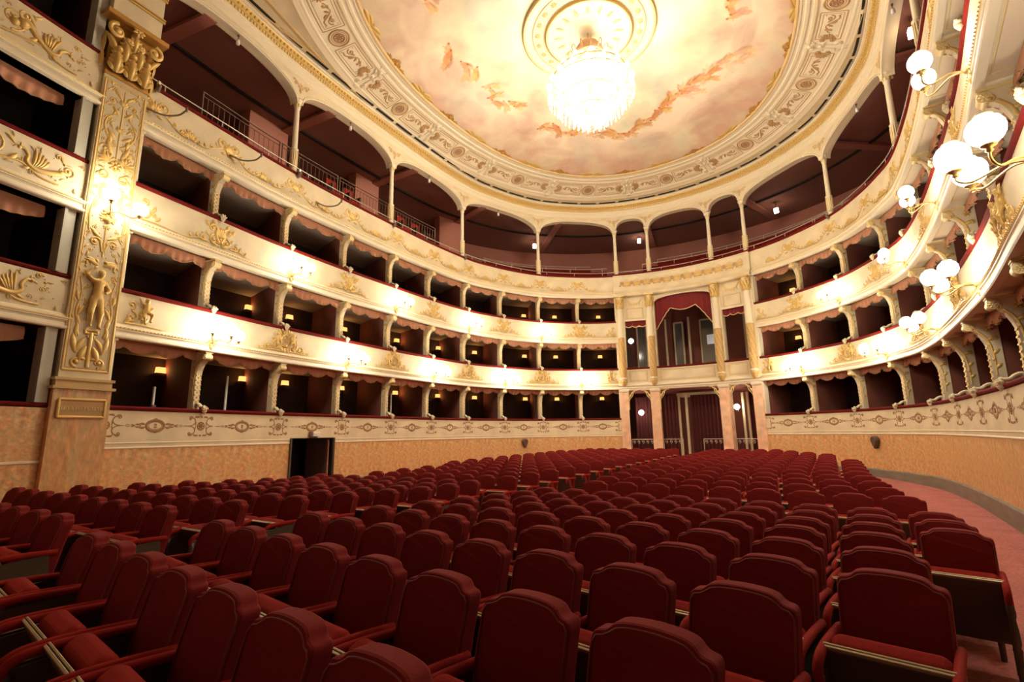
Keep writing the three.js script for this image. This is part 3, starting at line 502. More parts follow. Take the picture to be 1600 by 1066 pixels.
// iron railings standing behind the gallery rail on the left
for (const [a, b, nm] of [[3.6, 6.07, 'nearest the gilded pillar'], [6.13, 8.37, 'beside the first gallery column'], [8.43, 10.97, 'beside the second gallery column'], [11.03, 13.6, 'ending at the third gallery pier']]) {
  const r = thing('railing', 'thin iron railing with upright bars in the left gallery, ' + nm, 'railing', [0, 0, 0]);
  const o = -0.5, y0 = R4 + 0.30, y1 = R4 + 1.0;
  part(r, 'top_rail', [sweepTube(o, y1, a, b, 0.02), sweepTube(o, y1 - 0.12, a, b, 0.012), sweepTube(o, y0, a, b, 0.016)], M.iron);
  for (const s of [a + 0.02, b - 0.02]) part(r, 'post', bar(WALL.at(s, o, y0 - 1.0), WALL.at(s, o, y1), 0.02), M.iron);
  for (let s = a + 0.16; s < b - 0.1; s += 0.16) part(r, 'baluster', bar(WALL.at(s, o, y0), WALL.at(s, o, y1 - 0.12), 0.009, 5), M.iron);
}

// ---- royal box in the middle of the back wall ----
{
  const w = structure('wall_royal_box', 'royal box bay with gilded columns over marble piers');
  const mir = (s) => LEN - s;
  const PIER = [[23.26, 23.66], [24.70, 25.12], [mir(25.12), mir(24.70)], [mir(23.66), mir(23.26)]], COL = [23.47, 24.92, mir(24.92), mir(23.47)];
  const yP = C1 - 0.02;
  for (const [a, b] of PIER) {
    const p = part(w, 'pier', sweep([[-0.35, -0.2], [0.10, -0.2], [0.10, yP - 0.12], [-0.35, yP - 0.12]], a, b, { closed: true, step: 0.2 }), M.pinkMarble);
    part(p, 'pier_capital', [sweep([[-0.35, yP - 0.12], [0.13, yP - 0.12], [0.15, yP - 0.06], [0.15, yP], [-0.35, yP]], a - 0.03, b + 0.03, { closed: true, step: 0.2 })], M.creamTrim);
  }
  // entablature over the entrance and panelled parapet
  part(w, 'entablature', [sweep([[-0.4, C1 - 0.02], [0.06, C1 - 0.02], [0.07, C1 + 0.03], [0.10, C1 + 0.05], [0.10, C1 + 0.12], [0.16, C1 + 0.16], [0.16, C1 + 0.20], [0.06, C1 + 0.24], [0.05, C1 + 0.30]], ROYAL[0] - 0.1, ROYAL[1] + 0.1)], M.creamTrim);
  part(w, 'parapet', sweep([[0.05, C1 + 0.30], [0.05, R2 - 0.09]], ROYAL[0] - 0.1, ROYAL[1] + 0.1), M.cream);
  part(w, 'rail', sweep(railProf(R2).map(([o, y]) => [o + 0.05, y]), ROYAL[0], ROYAL[1], { closed: true }), M.railVelvet);
  const OPEN = [[23.66, 24.72], [25.12, mir(25.12)], [mir(24.72), mir(23.66)]];
  for (const [a, b] of OPEN) part(w, 'framed_panel', bend(merge([rect(-(b - a) / 2 + 0.12, -0.25, (b - a) / 2 - 0.12, 0.25, 0.016), rect(-(b - a) / 2 + 0.17, -0.20, (b - a) / 2 - 0.17, 0.20, 0.008)]), (a + b) / 2, C1 + 0.64, 0.052), M.ochre);
  // curved corner brackets under the entablature
  for (const [i, [a, b]] of OPEN.entries()) for (const k of [-1, 1]) {
    const hw = (b - a) / 2, g = merge([stem([[-0.04, -0.95], [-0.02, -0.62], [-0.10, -0.50], [-0.02, -0.38], [0.08, -0.30], [0.14, -0.14], [0.30, -0.06]], 0.028, 0.1), stem([[-0.02, -0.62], [0.04, -0.45], [0.16, -0.30], [0.22, -0.12]], 0.02, 0.2), leaf(0.0, -0.40, 1.2, 0.22, 0.04, -0.5), leaf(0.10, -0.20, 0.9, 0.18, 0.035, -0.6), spiral(0.04, -0.28, 0.06, 0, 1.1, 0.014), stem([[0, -0.95], [0.0, -0.5], [0.0, -0.02]], 0.016, 0), stem([[0, -0.02], [0.2, -0.02], [0.42, -0.03]], 0.02, 0)]);
    part(w, 'corner_bracket', bend((k < 0 ? g : flipX(g)).translate(k * (hw - 0.02) * 1, 0, 0), (a + b) / 2, C1 - 0.03, 0.02), M.goldPale);
  }
  // columns
  const yB = C1 + 0.42, yT = C3 + 0.02, hC = yT - yB;
  const shaft = lathe([[0, 0], [0.10, 0], [0.17, 0.05], [0.17, 0.10], [0.15, 0.14], [0.15, 2.1], [0.165, 2.12], [0.165, 2.16], [0.145, 2.18], [0.135, hC - 0.75], [0.15, hC - 0.74], [0.15, hC - 0.70], [0.13, hC - 0.68], [0.15, hC - 0.3], [0.20, hC - 0.08], [0, hC - 0.08]], 18);
  const gild = []; for (let k = 0; k < 9; k++) for (let i = 0; i < 6; i++) { const a = (i + (k % 2) * 0.5) / 6 * 2 * PI; gild.push(merge([rosette(0, 0, 0.07, 5), leaf(0, 0.05, PI / 2 + 0.4, 0.14, 0.025), leaf(0, -0.05, -PI / 2 + 0.4, 0.14, 0.025)]).translate(0, 0.24 + k * 0.215, 0.15).rotateY(a)); }
  const gildBase = lathe([[0.152, 0.13], [0.158, 0.14], [0.158, 2.08], [0.152, 2.1]], 18);
  const capG = []; for (let r = 0; r < 2; r++) for (let i = 0; i < 8; i++) capG.push(leaf(0, 0, PI / 2, 0.30, 0.065, 0.15).rotateX(0.18).translate(0, hC - 0.68 + r * 0.22, 0.135 + r * 0.02).rotateY((i + r * 0.5) / 8 * 2 * PI));
  for (let i = 0; i < 4; i++) capG.push(merge(spiral(0, 0, 0.08, PI / 2, 1.4, 0.025)).translate(0, hC - 0.17, 0.20).rotateY((i + 0.5) * PI / 2), merge(spiral(0, 0, 0.06, PI / 2, 1.4, 0.02, -1)).translate(0, hC - 0.17, 0.19).rotateY((i + 0.2) * PI / 2));
  capG.push(box(0.44, 0.06, 0.44, 0, hC - 0.04, 0));
  const pendant = lathe([[0, -0.30], [0.05, -0.28], [0.11, -0.2], [0.10, -0.14], [0.15, -0.06], [0.15, 0.0], [0.1, 0.02]], 14);
  for (const s of COL) {
    const c = part(w, 'column', place(shaft, s, yB, 0.14), M.creamTrim);
    part(c, 'gilded_shaft', place(gildBase, s, yB, 0.14), M.brownLight); part(c, 'shaft_relief', place(merge(gild), s, yB, 0.14), M.gold); part(c, 'gilded_capital', place(merge(capG), s, yB, 0.14), M.gold); part(c, 'gilded_pendant', place(pendant, s, yB, 0.14), M.gold);
    part(w, 'pilaster', sweep([[-0.32, C1 + 0.3], [0.06, C1 + 0.3], [0.06, C3], [-0.32, C3]], s - 0.22, s + 0.22, { closed: true, step: 0.2 }), M.cream);
  }
  // side bays: panel with swag above a window-like opening; central arched opening
  const yS = 7.12;
  for (const [a, b] of [OPEN[0], OPEN[2]]) {
    part(w, 'upper_panel', sweep([[-0.25, yS], [0.02, yS], [0.02, C3], [-0.25, C3]], a, b, { closed: true }), M.cream);
    const swag = merge([stem([[-0.34, 0.16], [-0.2, -0.02], [0, -0.08], [0.2, -0.02], [0.34, 0.16]], 0.04, 0, 20), rosette(-0.36, 0.18, 0.07, 6), rosette(0.36, 0.18, 0.07, 6), ...[-0.25, -0.12, 0, 0.12, 0.25].map((x) => leaf(x, -0.02 - 0.06 * Math.cos(x * 4), -PI / 2, 0.12, 0.03, 0.3)), both([stem([[0.38, 0.15], [0.40, 0.0], [0.37, -0.14]], 0.022, 0.5)])]);
    const mid = (a + b) / 2;
    part(w, 'swag', bend(swag, mid, yS + 0.93, 0.025), M.goldPale);
    part(w, 'framed_panel', bend(merge(rect(-0.38, -0.25, 0.38, 0.25, 0.014)), mid, yS + 0.36, 0.025), M.ochre);
    part(w, 'opening_trim', sweep([[0.0, yS - 0.02], [0.06, yS - 0.02], [0.06, yS + 0.05], [0.02, yS + 0.06]], a, b), M.creamTrim);
  }
  { const [a, b] = OPEN[1], L = b - a, n = 24, S = (u) => lerp(a, b, u), ya = (u) => 7.98 + 0.27 * Math.sqrt(Math.max(0, 1 - Math.pow(2 * u - 1, 2)));
    part(w, 'arch', [grid(n, 1, (u, v) => WALL.at(S(u), 0.03, lerp(ya(u), C3 + 0.05, v))), grid(n, 1, (u, v) => WALL.at(S(u), 0.03 - 0.3 * v, ya(u)))], M.cream);
    const p = []; for (let k = 0; k <= n; k++) p.push(new THREE.Vector3(...WALL.at(S(k / n), 0.04, ya(k / n)))); part(w, 'arch_moulding', new THREE.TubeGeometry(new THREE.CatmullRomCurve3(p), 40, 0.03, 6), M.creamTrim); }
  // frieze parapet of the gallery with anthemion pattern
  part(w, 'frieze', sweep([[-0.1, C3], [0.20, C3], [0.24, C3 + 0.06], [0.24, C3 + 0.14], [0.18, C3 + 0.18], [0.14, C3 + 0.26], [0.12, C3 + 0.30], [0.12, R4 - 0.16], [0.16, R4 - 0.12], [0.16, R4 - 0.09]], ROYAL[0] - 0.12, ROYAL[1] + 0.12), M.cream);
  part(w, 'frieze_rail', sweep(railProf(R4).map(([o, y]) => [o + 0.11, y]), ROYAL[0] - 0.12, ROYAL[1] + 0.12, { closed: true }), M.railVelvet);
  const nF = 24; for (let i = 0; i < nF; i++) { const s = lerp(ROYAL[0] + 0.2, ROYAL[1] - 0.2, (i + 0.5) / nF), g = i % 2 ? merge([fan(0, -0.1, PI / 2, 0.24, 7, 2.3), dome(0, -0.08, 0.04), oval(0, 0, 0.15, 0.19, 0.012, 20)]) : merge([rosette(0, 0.02, 0.12, 7), both([spiral(0.10, -0.13, 0.06, 0, 1.1, 0.016)])]); part(w, 'anthemion', bend(g, s, C3 + 0.66, 0.125), i % 2 ? M.gold : M.brownLight); }
  // rooms behind: upper box (dim, mirrors) and entrance lobby (dark curtains)
  part(w, 'box_room', [sweep([[-0.3, C1 + 0.2], [-3.2, C1 + 0.2], [-3.2, C3 + 0.1], [-0.1, C3 + 0.1]], 23.2, LEN - 23.2), place(box(0.1, 5, 3, 0, 0, -1.6), 23.28, 6.2), place(box(0.1, 5, 3, 0, 0, -1.6), LEN - 23.28, 6.2)], M.boxRed);
  part(w, 'lobby', [sweep([[-0.36, -0.25], [-2.6, -0.25], [-2.6, C1 - 0.2], [-0.36, C1 - 0.02]], 23.2, LEN - 23.2), place(box(0.1, 4.2, 2.4, 0, 0, -1.4), 23.30, 1.7), place(box(0.1, 4.2, 2.4, 0, 0, -1.4), LEN - 23.30, 1.7)], M.boxRed);
  for (const [s, wd] of [[24.3, 0.5], [25.75, 0.45], [26.9, 0.9], [28.7, 0.5]]) { const m = part(w, 'wall_mirror', place(box(wd, 2.9, 0.04), s, 6.0, -3.05), M.mirror); part(m, 'mirror_frame', place(merge(rect(-wd / 2, -1.45, wd / 2, 1.45, 0.05)), s, 6.0, -3.02), M.creamDark); }
  for (const s of [25.30, 26.2, 28.3, 29.0]) part(w, 'panel_stile', place(box(0.10, 3.2, 0.08), s, 6.0, -2.6), M.creamDark);
  part(w, 'inner_window', place(box(0.55, 0.5, 0.03), 27.0, 6.35, -2.95), M.window);
  // lobby door frames, pale uprights
  for (const [s, o] of [[25.78, -1.2], [26.12, -0.95], [28.35, -1.2], [28.62, -0.95]]) part(w, 'door_upright', place(box(0.10, 3.3, 0.12), s, 1.75, o), M.creamDark);
  part(w, 'door_lintel', place(box(2.3, 0.22, 0.12), 26.7, 3.42, -1.2), M.creamDark);
}
// curtains of the royal box
{
  const pleat = (L, H, amp, n, lower) => grid(Math.ceil(L * 40), 6, (u, v) => [(u - 0.5) * L, -(lower ? lower(u) : H) * v, amp * Math.sin(u * L * n) * (0.4 + 0.6 * v)]);
  const A = [23.66, 24.72], mid = (A[0] + A[1]) / 2;
  const mkV = (s, y, L, low, label, hang) => {
    const o = part(null, 'swag_curtain', place(pleat(L, 1, 0.02, 26, low), s, y, -0.06), M.drape); Object.assign(o.userData, { label, category: 'curtain' });
    const p = []; for (let i = 0; i <= 60; i++) p.push([(i / 60 - 0.5) * L, -low(i / 60), 0.02]);
    part(o, 'fringe', place(tube3(p, 0.022, 90, 5), s, y, -0.05), M.fringe); return o;
  };
  mkV(mid, 7.12, 1.0, (u) => 0.26 + 0.07 * Math.abs(Math.sin(u * PI * 3)), 'small dark red fringed valance in the royal box side opening over the lamp');
  mkV(LEN - mid, 7.12, 1.0, (u) => 0.26 + 0.07 * Math.abs(Math.sin(u * PI * 3)), 'small dark red fringed valance in the royal box side opening without a lamp');
  mkV(MID, 8.22, LEN - 2 * 25.12 - 0.06, (u) => { const t = Math.abs(2 * u - 1); return t < 0.45 ? 0.62 + 0.16 * Math.cos(t / 0.45 * PI / 2) : 0.62 + 1.0 * Math.pow((t - 0.45) / 0.55, 1.15) + 0.03 * Math.abs(Math.sin((t - 0.45) * 22)); }, 'large red velvet curtain with gold fringe draped across the royal box centre');
  const long = (s, L, o, label) => { const c = part(null, 'door_curtain', place(grid(Math.ceil(L * 50), 4, (u, v) => [(u - 0.5) * L, -3.35 * v, 0.04 * Math.sin(u * L * 38)]), s, 3.40, o), M.curtain); Object.assign(c.userData, { label, category: 'curtain' }); };
  long(26.95, 1.5, -1.0, 'dark red pleated curtain closing the central entrance below the royal box');
  long(25.45, 0.6, -1.1, 'narrow dark red curtain at the left edge of the central entrance');
  long(24.35, 1.0, -1.3, 'dark red curtain behind the globe lamp of the left side entrance');
  long(28.95, 0.75, -1.0, 'dark red curtain of the right side entrance below the royal box');
  // low barrier rails in front of the entrances
  for (const [a, b, nm] of [[23.7, 24.7, 'left side entrance'], [25.15, 26.0, 'central entrance, beside the aisle'], [26.9, 27.9, 'central entrance, behind the last seats'], [28.3, 29.35, 'right side entrance']]) {
    const r = thing('barrier', 'low pale metal barrier before the ' + nm, 'barrier', [0, 0, 0]);
    part(r, 'top_rail', sweepTube(-0.15, 1.33, a, b, 0.018), M.steel);
    for (let s = a + 0.1; s < b - 0.05; s += 0.2) part(r, 'scroll', place(merge([spiral(0, 0, 0.08, -PI / 2, 1.2, 0.012)]), s, 1.22, -0.15), M.steel);
    for (const s of [a, b]) part(r, 'post', bar(WALL.at(s, -0.15, 0.05), WALL.at(s, -0.15, 1.33), 0.018), M.steel);
  }
}
// ---- proscenium: gilded pillar and the stage-side boxes on the left ----
const PIL = { s: 1.53, w: 0.80 };
{
  const P0 = [-6.40, -3.15], P1 = [-6.50, -3.97], PP = new Plan([P0, P1]), mid = PP.len / 2, hw = 0.405;
  const w = structure('proscenium_pillar', 'tall cream pillar with gilded relief and a golden capital left of the boxes');
  const slab = (y0, y1, o, ww, m, n) => part(w, n, place(box(ww * 2, y1 - y0, 0.6 + o, 0, (y0 + y1) / 2, -0.3 + o / 2), mid, 0, 0, PP), m);
  slab(-0.2, 2.62, 0.04, hw + 0.05, M.marble, 'plinth');
  slab(2.62, 2.67, 0.10, hw + 0.09, M.ochre, 'plinth_moulding'); slab(2.67, 2.78, 0.05, hw + 0.04, M.ochre, 'plinth_moulding'); slab(2.78, 2.83, 0.08, hw + 0.07, M.ochre, 'plinth_moulding');
  slab(2.83, 9.12, 0, hw, M.cream, 'shaft');
  const y0 = 2.98, y1 = 9.0, H = y1 - y0;
  const L = (g, m, n, p = w) => part(p, n, place(g, mid, 0, 0.0, PP), m);
  L(merge([rect(-hw + 0.035, y0, hw - 0.035, y1, 0.022), rect(-hw + 0.075, y0 + 0.05, hw - 0.075, y1 - 0.05, 0.008)]), M.gold, 'panel_frame');
  // candelabra of scrolls, from the foot upwards
  const foot = both([spiral(0.17, 3.14, 0.10, -PI / 2, 1.3, 0.03, 1), leaf(0.05, 3.45, -1.1, 0.35, 0.06, -0.5), leaf(0.08, 3.6, -0.9, 0.34, 0.05, -0.6), leaf(0.20, 3.3, 1.2, 0.4, 0.05, 0.4), leaf(0.24, 3.6, 1.5, 0.3, 0.04, 0.3), leaf(0.03, 3.2, 0.1, 0.16, 0.04, 0.3), leaf(0.20, 3.62, 1.3, 0.18, 0.035, -0.5)]);
  L(merge([...foot, stem([[0, 3.05], [0, 3.4], [0, 3.72]], 0.04, 0), rect(-0.10, 3.70, 0.10, 3.76, 0.03), rect(-0.05, 3.62, 0.05, 3.66, 0.025)]), M.gold, 'gilded_scroll');
  const flank = both([stem([[0.22, 3.75], [0.29, 4.1], [0.24, 4.45], [0.29, 4.75]], 0.022, 0.3), leaf(0.26, 4.0, 1.8, 0.24, 0.04, 0.4), leaf(0.27, 4.3, 1.2, 0.22, 0.035, 0.5), spiral(0.25, 4.82, 0.06, 0, 1.2, 0.014), spiral(0.2, 4.55, 0.05, 0, 1.2, 0.012), leaf(0.2, 3.85, 1.0, 0.22, 0.035, 0.7), dome(0.17, 4.25, 0.02), dome(0.24, 5.0, 0.025), leaf(0.22, 5.0, 1.3, 0.16, 0.03, 0.5)]);
  L(merge(flank), M.gold, 'gilded_scroll');
  // basket above the figure, then scrolls, mask shell, rosettes, leaf sprays
  const mid1 = both([leaf(0.04, 5.06, 0.5, 0.26, 0.05, -0.5), leaf(0.05, 5.12, 0.2, 0.22, 0.04, 0.3), dome(0.08, 5.15, 0.04), dome(0.15, 5.10, 0.035), spiral(0.15, 5.52, 0.105, PI, 1.4, 0.024, -1), rosette(0.15, 5.52, 0.06, 6), stem([[0.02, 5.35], [0.10, 5.62], [0.22, 5.72], [0.30, 5.6]], 0.022, 0.4), leaf(0.05, 5.62, 0.4, 0.22, 0.04, 0.5), leaf(0.16, 5.72, 0.3, 0.16, 0.03, 0.7), leaf(0.10, 6.35, 1.0, 0.34, 0.04, 0.8), stem([[0.28, 5.75], [0.30, 6.1], [0.22, 6.45], [0.08, 6.62]], 0.022, 0.3), leaf(0.26, 6.2, 1.9, 0.28, 0.045, 0.4), spiral(0.24, 6.62, 0.07, 0, 1.2, 0.014), leaf(0.06, 6.66, 0.3, 0.2, 0.03, 0.4), oval(0.17, 6.95, 0.07, 0.08, 0.018, 16), spiral(0.22, 7.2, 0.07, 0, 1.2, 0.016)]);
  L(merge([...mid1, fan(0, 6.02, PI / 2, 0.22, 9, 2.6), dome(0, 6.02, 0.075), fan(0, 5.92, -PI / 2, 0.12, 5, 1.6), stem([[0, 5.25], [0, 5.9]], 0.018, 0), leaf(0, 6.5, PI / 2, 0.14, 0.04, 0)]), M.gold, 'gilded_scroll');
  const up = both([fan(0.13, 7.25, 0.9, 0.24, 7, 2.4), leaf(0.08, 7.42, 1.0, 0.34, 0.05, 0.5), leaf(0.15, 7.62, 1.6, 0.26, 0.04, -0.5), spiral(0.22, 7.5, 0.09, 0, 1.3, 0.022), leaf(0.05, 7.8, 0.5, 0.24, 0.04, 0.6), stem([[0.04, 7.62], [0.2, 7.78], [0.28, 8.0], [0.22, 8.22], [0.1, 8.3]], 0.024, 0.4), rosette(0.2, 8.12, 0.075, 6), spiral(0.19, 8.58, 0.085, PI, 1.3, 0.018, -1), rosette(0.20, 8.85, 0.06, 6), leaf(0.04, 8.32, 0.7, 0.24, 0.04, 0.5), leaf(0.05, 8.7, 1.0, 0.2, 0.035, -0.4), dome(0.08, 8.45, 0.025)]);
  L(merge([...up, rosette(0, 7.2, 0.13, 8), stem([[0, 7.35], [0, 8.1], [0, 8.9]], 0.02, 0.3), fan(0, 7.95, PI / 2, 0.16, 5, 1.5), fan(0, 8.55, PI / 2, 0.18, 5, 1.3)]), M.gold, 'gilded_scroll');
  const fill = []; for (let y = 3.95, i = 0; y < 8.95; y += 0.155, i++) { if (y > 6.0 && y < 6.4) continue; const x = 0.11 + 0.17 * ((i * 0.618) % 1); fill.push(i % 3 ? leaf(x, y, 0.6 + (i % 5) * 0.5, 0.13, 0.024, i % 2 ? 0.8 : -0.8) : spiral(x, y, 0.045, i, 1.2, 0.011), leaf(0.31, y, PI / 2 + (i % 2 ? 0.5 : -0.5), 0.12, 0.018, 0.4), dome(0.06 + 0.2 * ((i * 0.38) % 1), y + 0.06, 0.013)); }
  L(merge(both(fill)), M.gold, 'gilded_scroll');
  // standing figure with one arm raised to the basket
  const fig = figure([[[0, 0.30, 0.03], [0, 0.52, 0.04], 0.10, 0.085], [[0, 0.52, 0.04], [0, 0.66, 0.04], 0.085, 0.10], [[-0.10, 0.68, 0.04], [0.10, 0.68, 0.04], 0.055, 0.055], [[0, 0.70, 0.04], [0.01, 0.80, 0.05], 0.045, 0.042], [[0.015, 0.85, 0.06], [0.02, 0.90, 0.055], 0.068, 0.075], [[0.03, 0.85, 0.125], [0.03, 0.86, 0.125], 0.012, 0.012],
    [[-0.11, 0.69, 0.03], [-0.25, 0.80, 0.05], 0.043, 0.036], [[-0.25, 0.80, 0.05], [-0.12, 0.99, 0.06], 0.035, 0.026], [[-0.12, 0.99, 0.06], [-0.07, 1.02, 0.06], 0.026, 0.022], [[0.11, 0.69, 0.03], [0.21, 0.52, 0.05], 0.043, 0.036], [[0.21, 0.52, 0.05], [0.13, 0.42, 0.11], 0.034, 0.026],
    [[-0.055, 0.26, 0.04], [-0.10, -0.02, 0.08], 0.08, 0.056], [[-0.10, -0.02, 0.08], [-0.06, -0.32, 0.03], 0.054, 0.032], [[0.055, 0.26, 0.04], [0.10, -0.04, 0.05], 0.08, 0.056], [[0.10, -0.04, 0.05], [0.09, -0.36, 0.05], 0.054, 0.032], [[-0.06, -0.33, 0.03], [-0.08, -0.36, 0.10], 0.032, 0.024], [[0.09, -0.37, 0.05], [0.12, -0.40, 0.12], 0.032, 0.024]], 1.15, 64);
  const f = L(fig.clone().scale(0.86, 0.86, 0.7).translate(0, 4.14, 0.02), M.gold, 'relief_figure');
  // capital
  const acanthus = (h, w) => { const o = [leaf(0, 0, PI / 2, h, w * 0.30, 0, 1.3)]; for (let k = 0; k < 4; k++) { const y = h * (0.08 + 0.2 * k), l = h * (0.36 - 0.05 * k); for (const q of [-1, 1]) o.push(leaf(q * w * 0.10, y, PI / 2 - q * (0.85 - 0.12 * k), l, w * 0.15, q * 0.7, 1.2), leaf(q * w * 0.16, y + 0.03, PI / 2 - q * 1.2, l * 0.7, w * 0.10, q * 0.9, 1.2)); } o.push(dome(0, h * 0.96, w * 0.28, 1.4)); return o.map((g) => g.translate(0, 0, 0.02)); };
  const cap = []; for (const x of [-0.27, 0, 0.27]) cap.push(...acanthus(0.56, 0.30).map((g) => g.translate(x, 9.16, 0.05))); for (const x of [-0.135, 0.135]) cap.push(...acanthus(0.52, 0.30).map((g) => g.translate(x, 9.50, 0.03))); cap.push(...acanthus(0.42, 0.26).map((g) => g.translate(0, 9.84, 0.06)));
  for (const q of [-1, 1]) cap.push(stem([[q * 0.05, 9.7], [q * 0.16, 9.95], [q * 0.34, 10.12]], 0.04, 0.2).translate(0, 0, 0.10), leaf(q * 0.30, 9.62, PI / 2 - q * 0.4, 0.42, 0.06, -q * 0.5, 1.2).translate(0, 0, 0.08));
  cap.push(...both([spiral(0.36, 10.05, 0.16, PI / 2, 1.5, 0.05, -1).map((g) => g.translate(0, 0, 0.16)), spiral(0.10, 10.0, 0.09, PI / 2, 1.3, 0.035, 1).map((g) => g.translate(0, 0, 0.13))]), rosette(0, 10.28, 0.12, 7).map((g) => g.translate(0, 0, 0.2)), dome(0, 9.95, 0.10));
  for (const k of [-1, 1]) for (let r = 0; r < 2; r++) for (let i = 0; i < 3; i++) cap.push(merge([leaf(0, 9.16 + r * 0.42, PI / 2, 0.5, 0.09, 0, 0.9)]).translate((i - 1) * 0.18, 0, 0.05).rotateY(k * PI / 2).translate(k * hw, 0, -0.28));
  const c = part(w, 'capital', place(merge([box(hw * 2, 1.2, 0.56, 0, 9.72, -0.29), box(hw * 2 + 0.02, 0.06, 0.62, 0, 9.13, -0.28)]), mid, 0, 0, PP), M.goldDeep);
  L(merge(cap), M.gold, 'capital_leaves', c);
  part(c, 'abacus', place(box(hw * 2 + 0.36, 0.10, 0.86, 0, 10.38, -0.2), mid, 0, 0, PP), M.goldDeep);
  slab(10.43, 12.9, 0.10, hw + 0.06, M.cream, 'entablature_block');
  L(merge([sweepFlat(hw + 0.10, 10.95), sweepFlat(hw + 0.10, 11.5)].flat()), M.gold, 'entablature_moulding');
  slab(12.1, 12.25, 0.25, hw + 0.2, M.creamTrim, 'entablature_cornice'); slab(12.9, 13.3, 0.35, hw + 0.3, M.creamTrim, 'entablature_cornice');
  // name plate
  const pl = part(w, 'plaque', place(box(0.70, 0.30, 0.03, 0, 2.27, 0.05), mid, 0, 0, PP), M.brownLight);
  part(pl, 'plaque_frame', place(merge(rect(-0.36, 2.11, 0.36, 2.43, 0.028)).translate(0, 0, 0.065), mid, 0, 0, PP), M.gold);
  const tx = new TextGeometry('VIETATO FUMARE', { font, size: 0.060, depth: 0.010, curveSegments: 3 }); tx.center();
  part(pl, 'lettering', place(tx.translate(0, 2.27, 0.068), mid, 0, 0, PP), M.goldPale);
  globalThis.PILLAR_PLAN = PP;
}
function sweepFlat(h, y) { return [box(h * 2, 0.05, 0.03, 0, y, 0.11), box(h * 2, 0.03, 0.05, 0, y + 0.05, 0.12)]; }
{
  const w = structure('wall_proscenium', 'stage-side boxes left of the pillar with griffin scrolls on grey-cream parapets');
  const e = [0, STAGE.len - 0.02], sw = (p, o = {}) => sweep(p, e[0], e[1], { plan: STAGE, ...o });
  part(w, 'marble_dado', sw([[0, -0.3], [0, R1 - 0.09]]), M.marble);
  part(w, 'dado_ledge', sw([[0, 1.30], [0.02, 1.31], [0.02, 1.34], [0, 1.35]]), M.creamTrim);
  for (const [r, c] of [[R1, C1], [R2, C2], [R3, C3], [R4, 12.0]]) {
    part(w, 'rail', sw(railProf(r).map(([o, y]) => [o - 0.03, y]), { closed: true }), M.railVelvet);
    part(w, 'box_room', [sw([[-0.1, r - 0.7], [-2.2, r - 0.7], [-2.2, c + 0.1], [-0.1, c + 0.1]])], M.boxWall);
    part(w, 'jamb', [place(box(0.17, c - r, 0.25, 0, 0, -0.12), STAGE.len - SE - 0.02, (r + c) / 2, 0, STAGE), place(box(0.05, c - r, 0.05, 0, 0, 0.02), STAGE.len - SE - 0.12, (r + c) / 2, 0, STAGE)], M.greyTrim);
    const v = valanceGeo(2.2, 0.22, 0.12, 2), mid = STAGE.len - SE - 1.4;
    const o = part(null, 'valance', bend(v.cloth, mid, c - 0.02, -0.25, STAGE), M.valance);
    const wd = { [R1]: 'lowest', [R2]: 'second', [R3]: 'third', [R4]: 'topmost' }[r];
    Object.assign(o.userData, { label: 'dusky pink draped valance of the ' + wd + ' stage-side box left of the gilded pillar', category: 'valance', group: 'valances of the stage-side boxes' });
    part(o, 'hem', bend(v.hem, mid, c - 0.02, -0.24, STAGE), M.brownLight);
  }
  const scrollA = merge([spiral(-0.55, 0.05, 0.22, -PI / 2, 1.5, 0.022, 1), rosette(-0.55, 0.05, 0.09, 6), spiral(-1.05, -0.02, 0.2, PI / 2, 1.5, 0.022, 1), rosette(-1.05, -0.02, 0.08, 6), stem([[-1.4, -0.2], [-0.9, -0.28], [-0.5, -0.22], [-0.1, -0.15], [0.2, -0.28], [0.5, -0.30]], 0.024, 0.3), leaf(-0.3, -0.18, 0.5, 0.22, 0.04, 0.8), leaf(-0.8, -0.26, 1.0, 0.2, 0.04, 0.6), leaf(-0.35, 0.25, -0.5, 0.2, 0.03, -0.6), spiral(0.45, 0.22, 0.07, 0, 1.2, 0.014), spiral(0.52, -0.02, 0.06, 0, 1.2, 0.014), dome(0.55, 0.12, 0.025), spiral(-0.85, 0.28, 0.07, 0, 1.2, 0.016)]);
  const griffin = merge([stem([[-0.40, -0.10], [-0.18, -0.18], [0.0, -0.20], [0.12, -0.12], [0.11, 0.0], [0.18, 0.09], [0.26, 0.08]], 0.05, 0.55, 24), ...[0, 1, 2, 3, 4].map((i) => leaf(0.02 - i * 0.03, -0.14, 1.72 + i * 0.14, 0.34 - i * 0.03, 0.03, -0.35, 0.9)), dome(0.25, 0.085, 0.035), leaf(0.27, 0.085, -0.3, 0.08, 0.018, -0.4), leaf(0.22, 0.11, 1.2, 0.08, 0.015, 0.5), leaf(0.06, -0.2, -0.8, 0.14, 0.026, 0.8), leaf(-0.34, -0.10, 2.6, 0.22, 0.03, 0.9), spiral(-0.52, 0.0, 0.11, -PI / 2, 1.4, 0.018, -1), leaf(-0.45, 0.12, 0.8, 0.16, 0.025, 0.6)]);
  const filler = []; for (let i = 0; i < 26; i++) { const x = -1.5 + i * 0.083, y = 0.26 * Math.sin(i * 2.4); filler.push(i % 3 ? leaf(x, y, i * 1.3, 0.11, 0.018, i % 2 ? 0.8 : -0.8) : spiral(x, y, 0.05, i, 1.2, 0.010), dome(x + 0.03, -y * 0.9, 0.012)); }
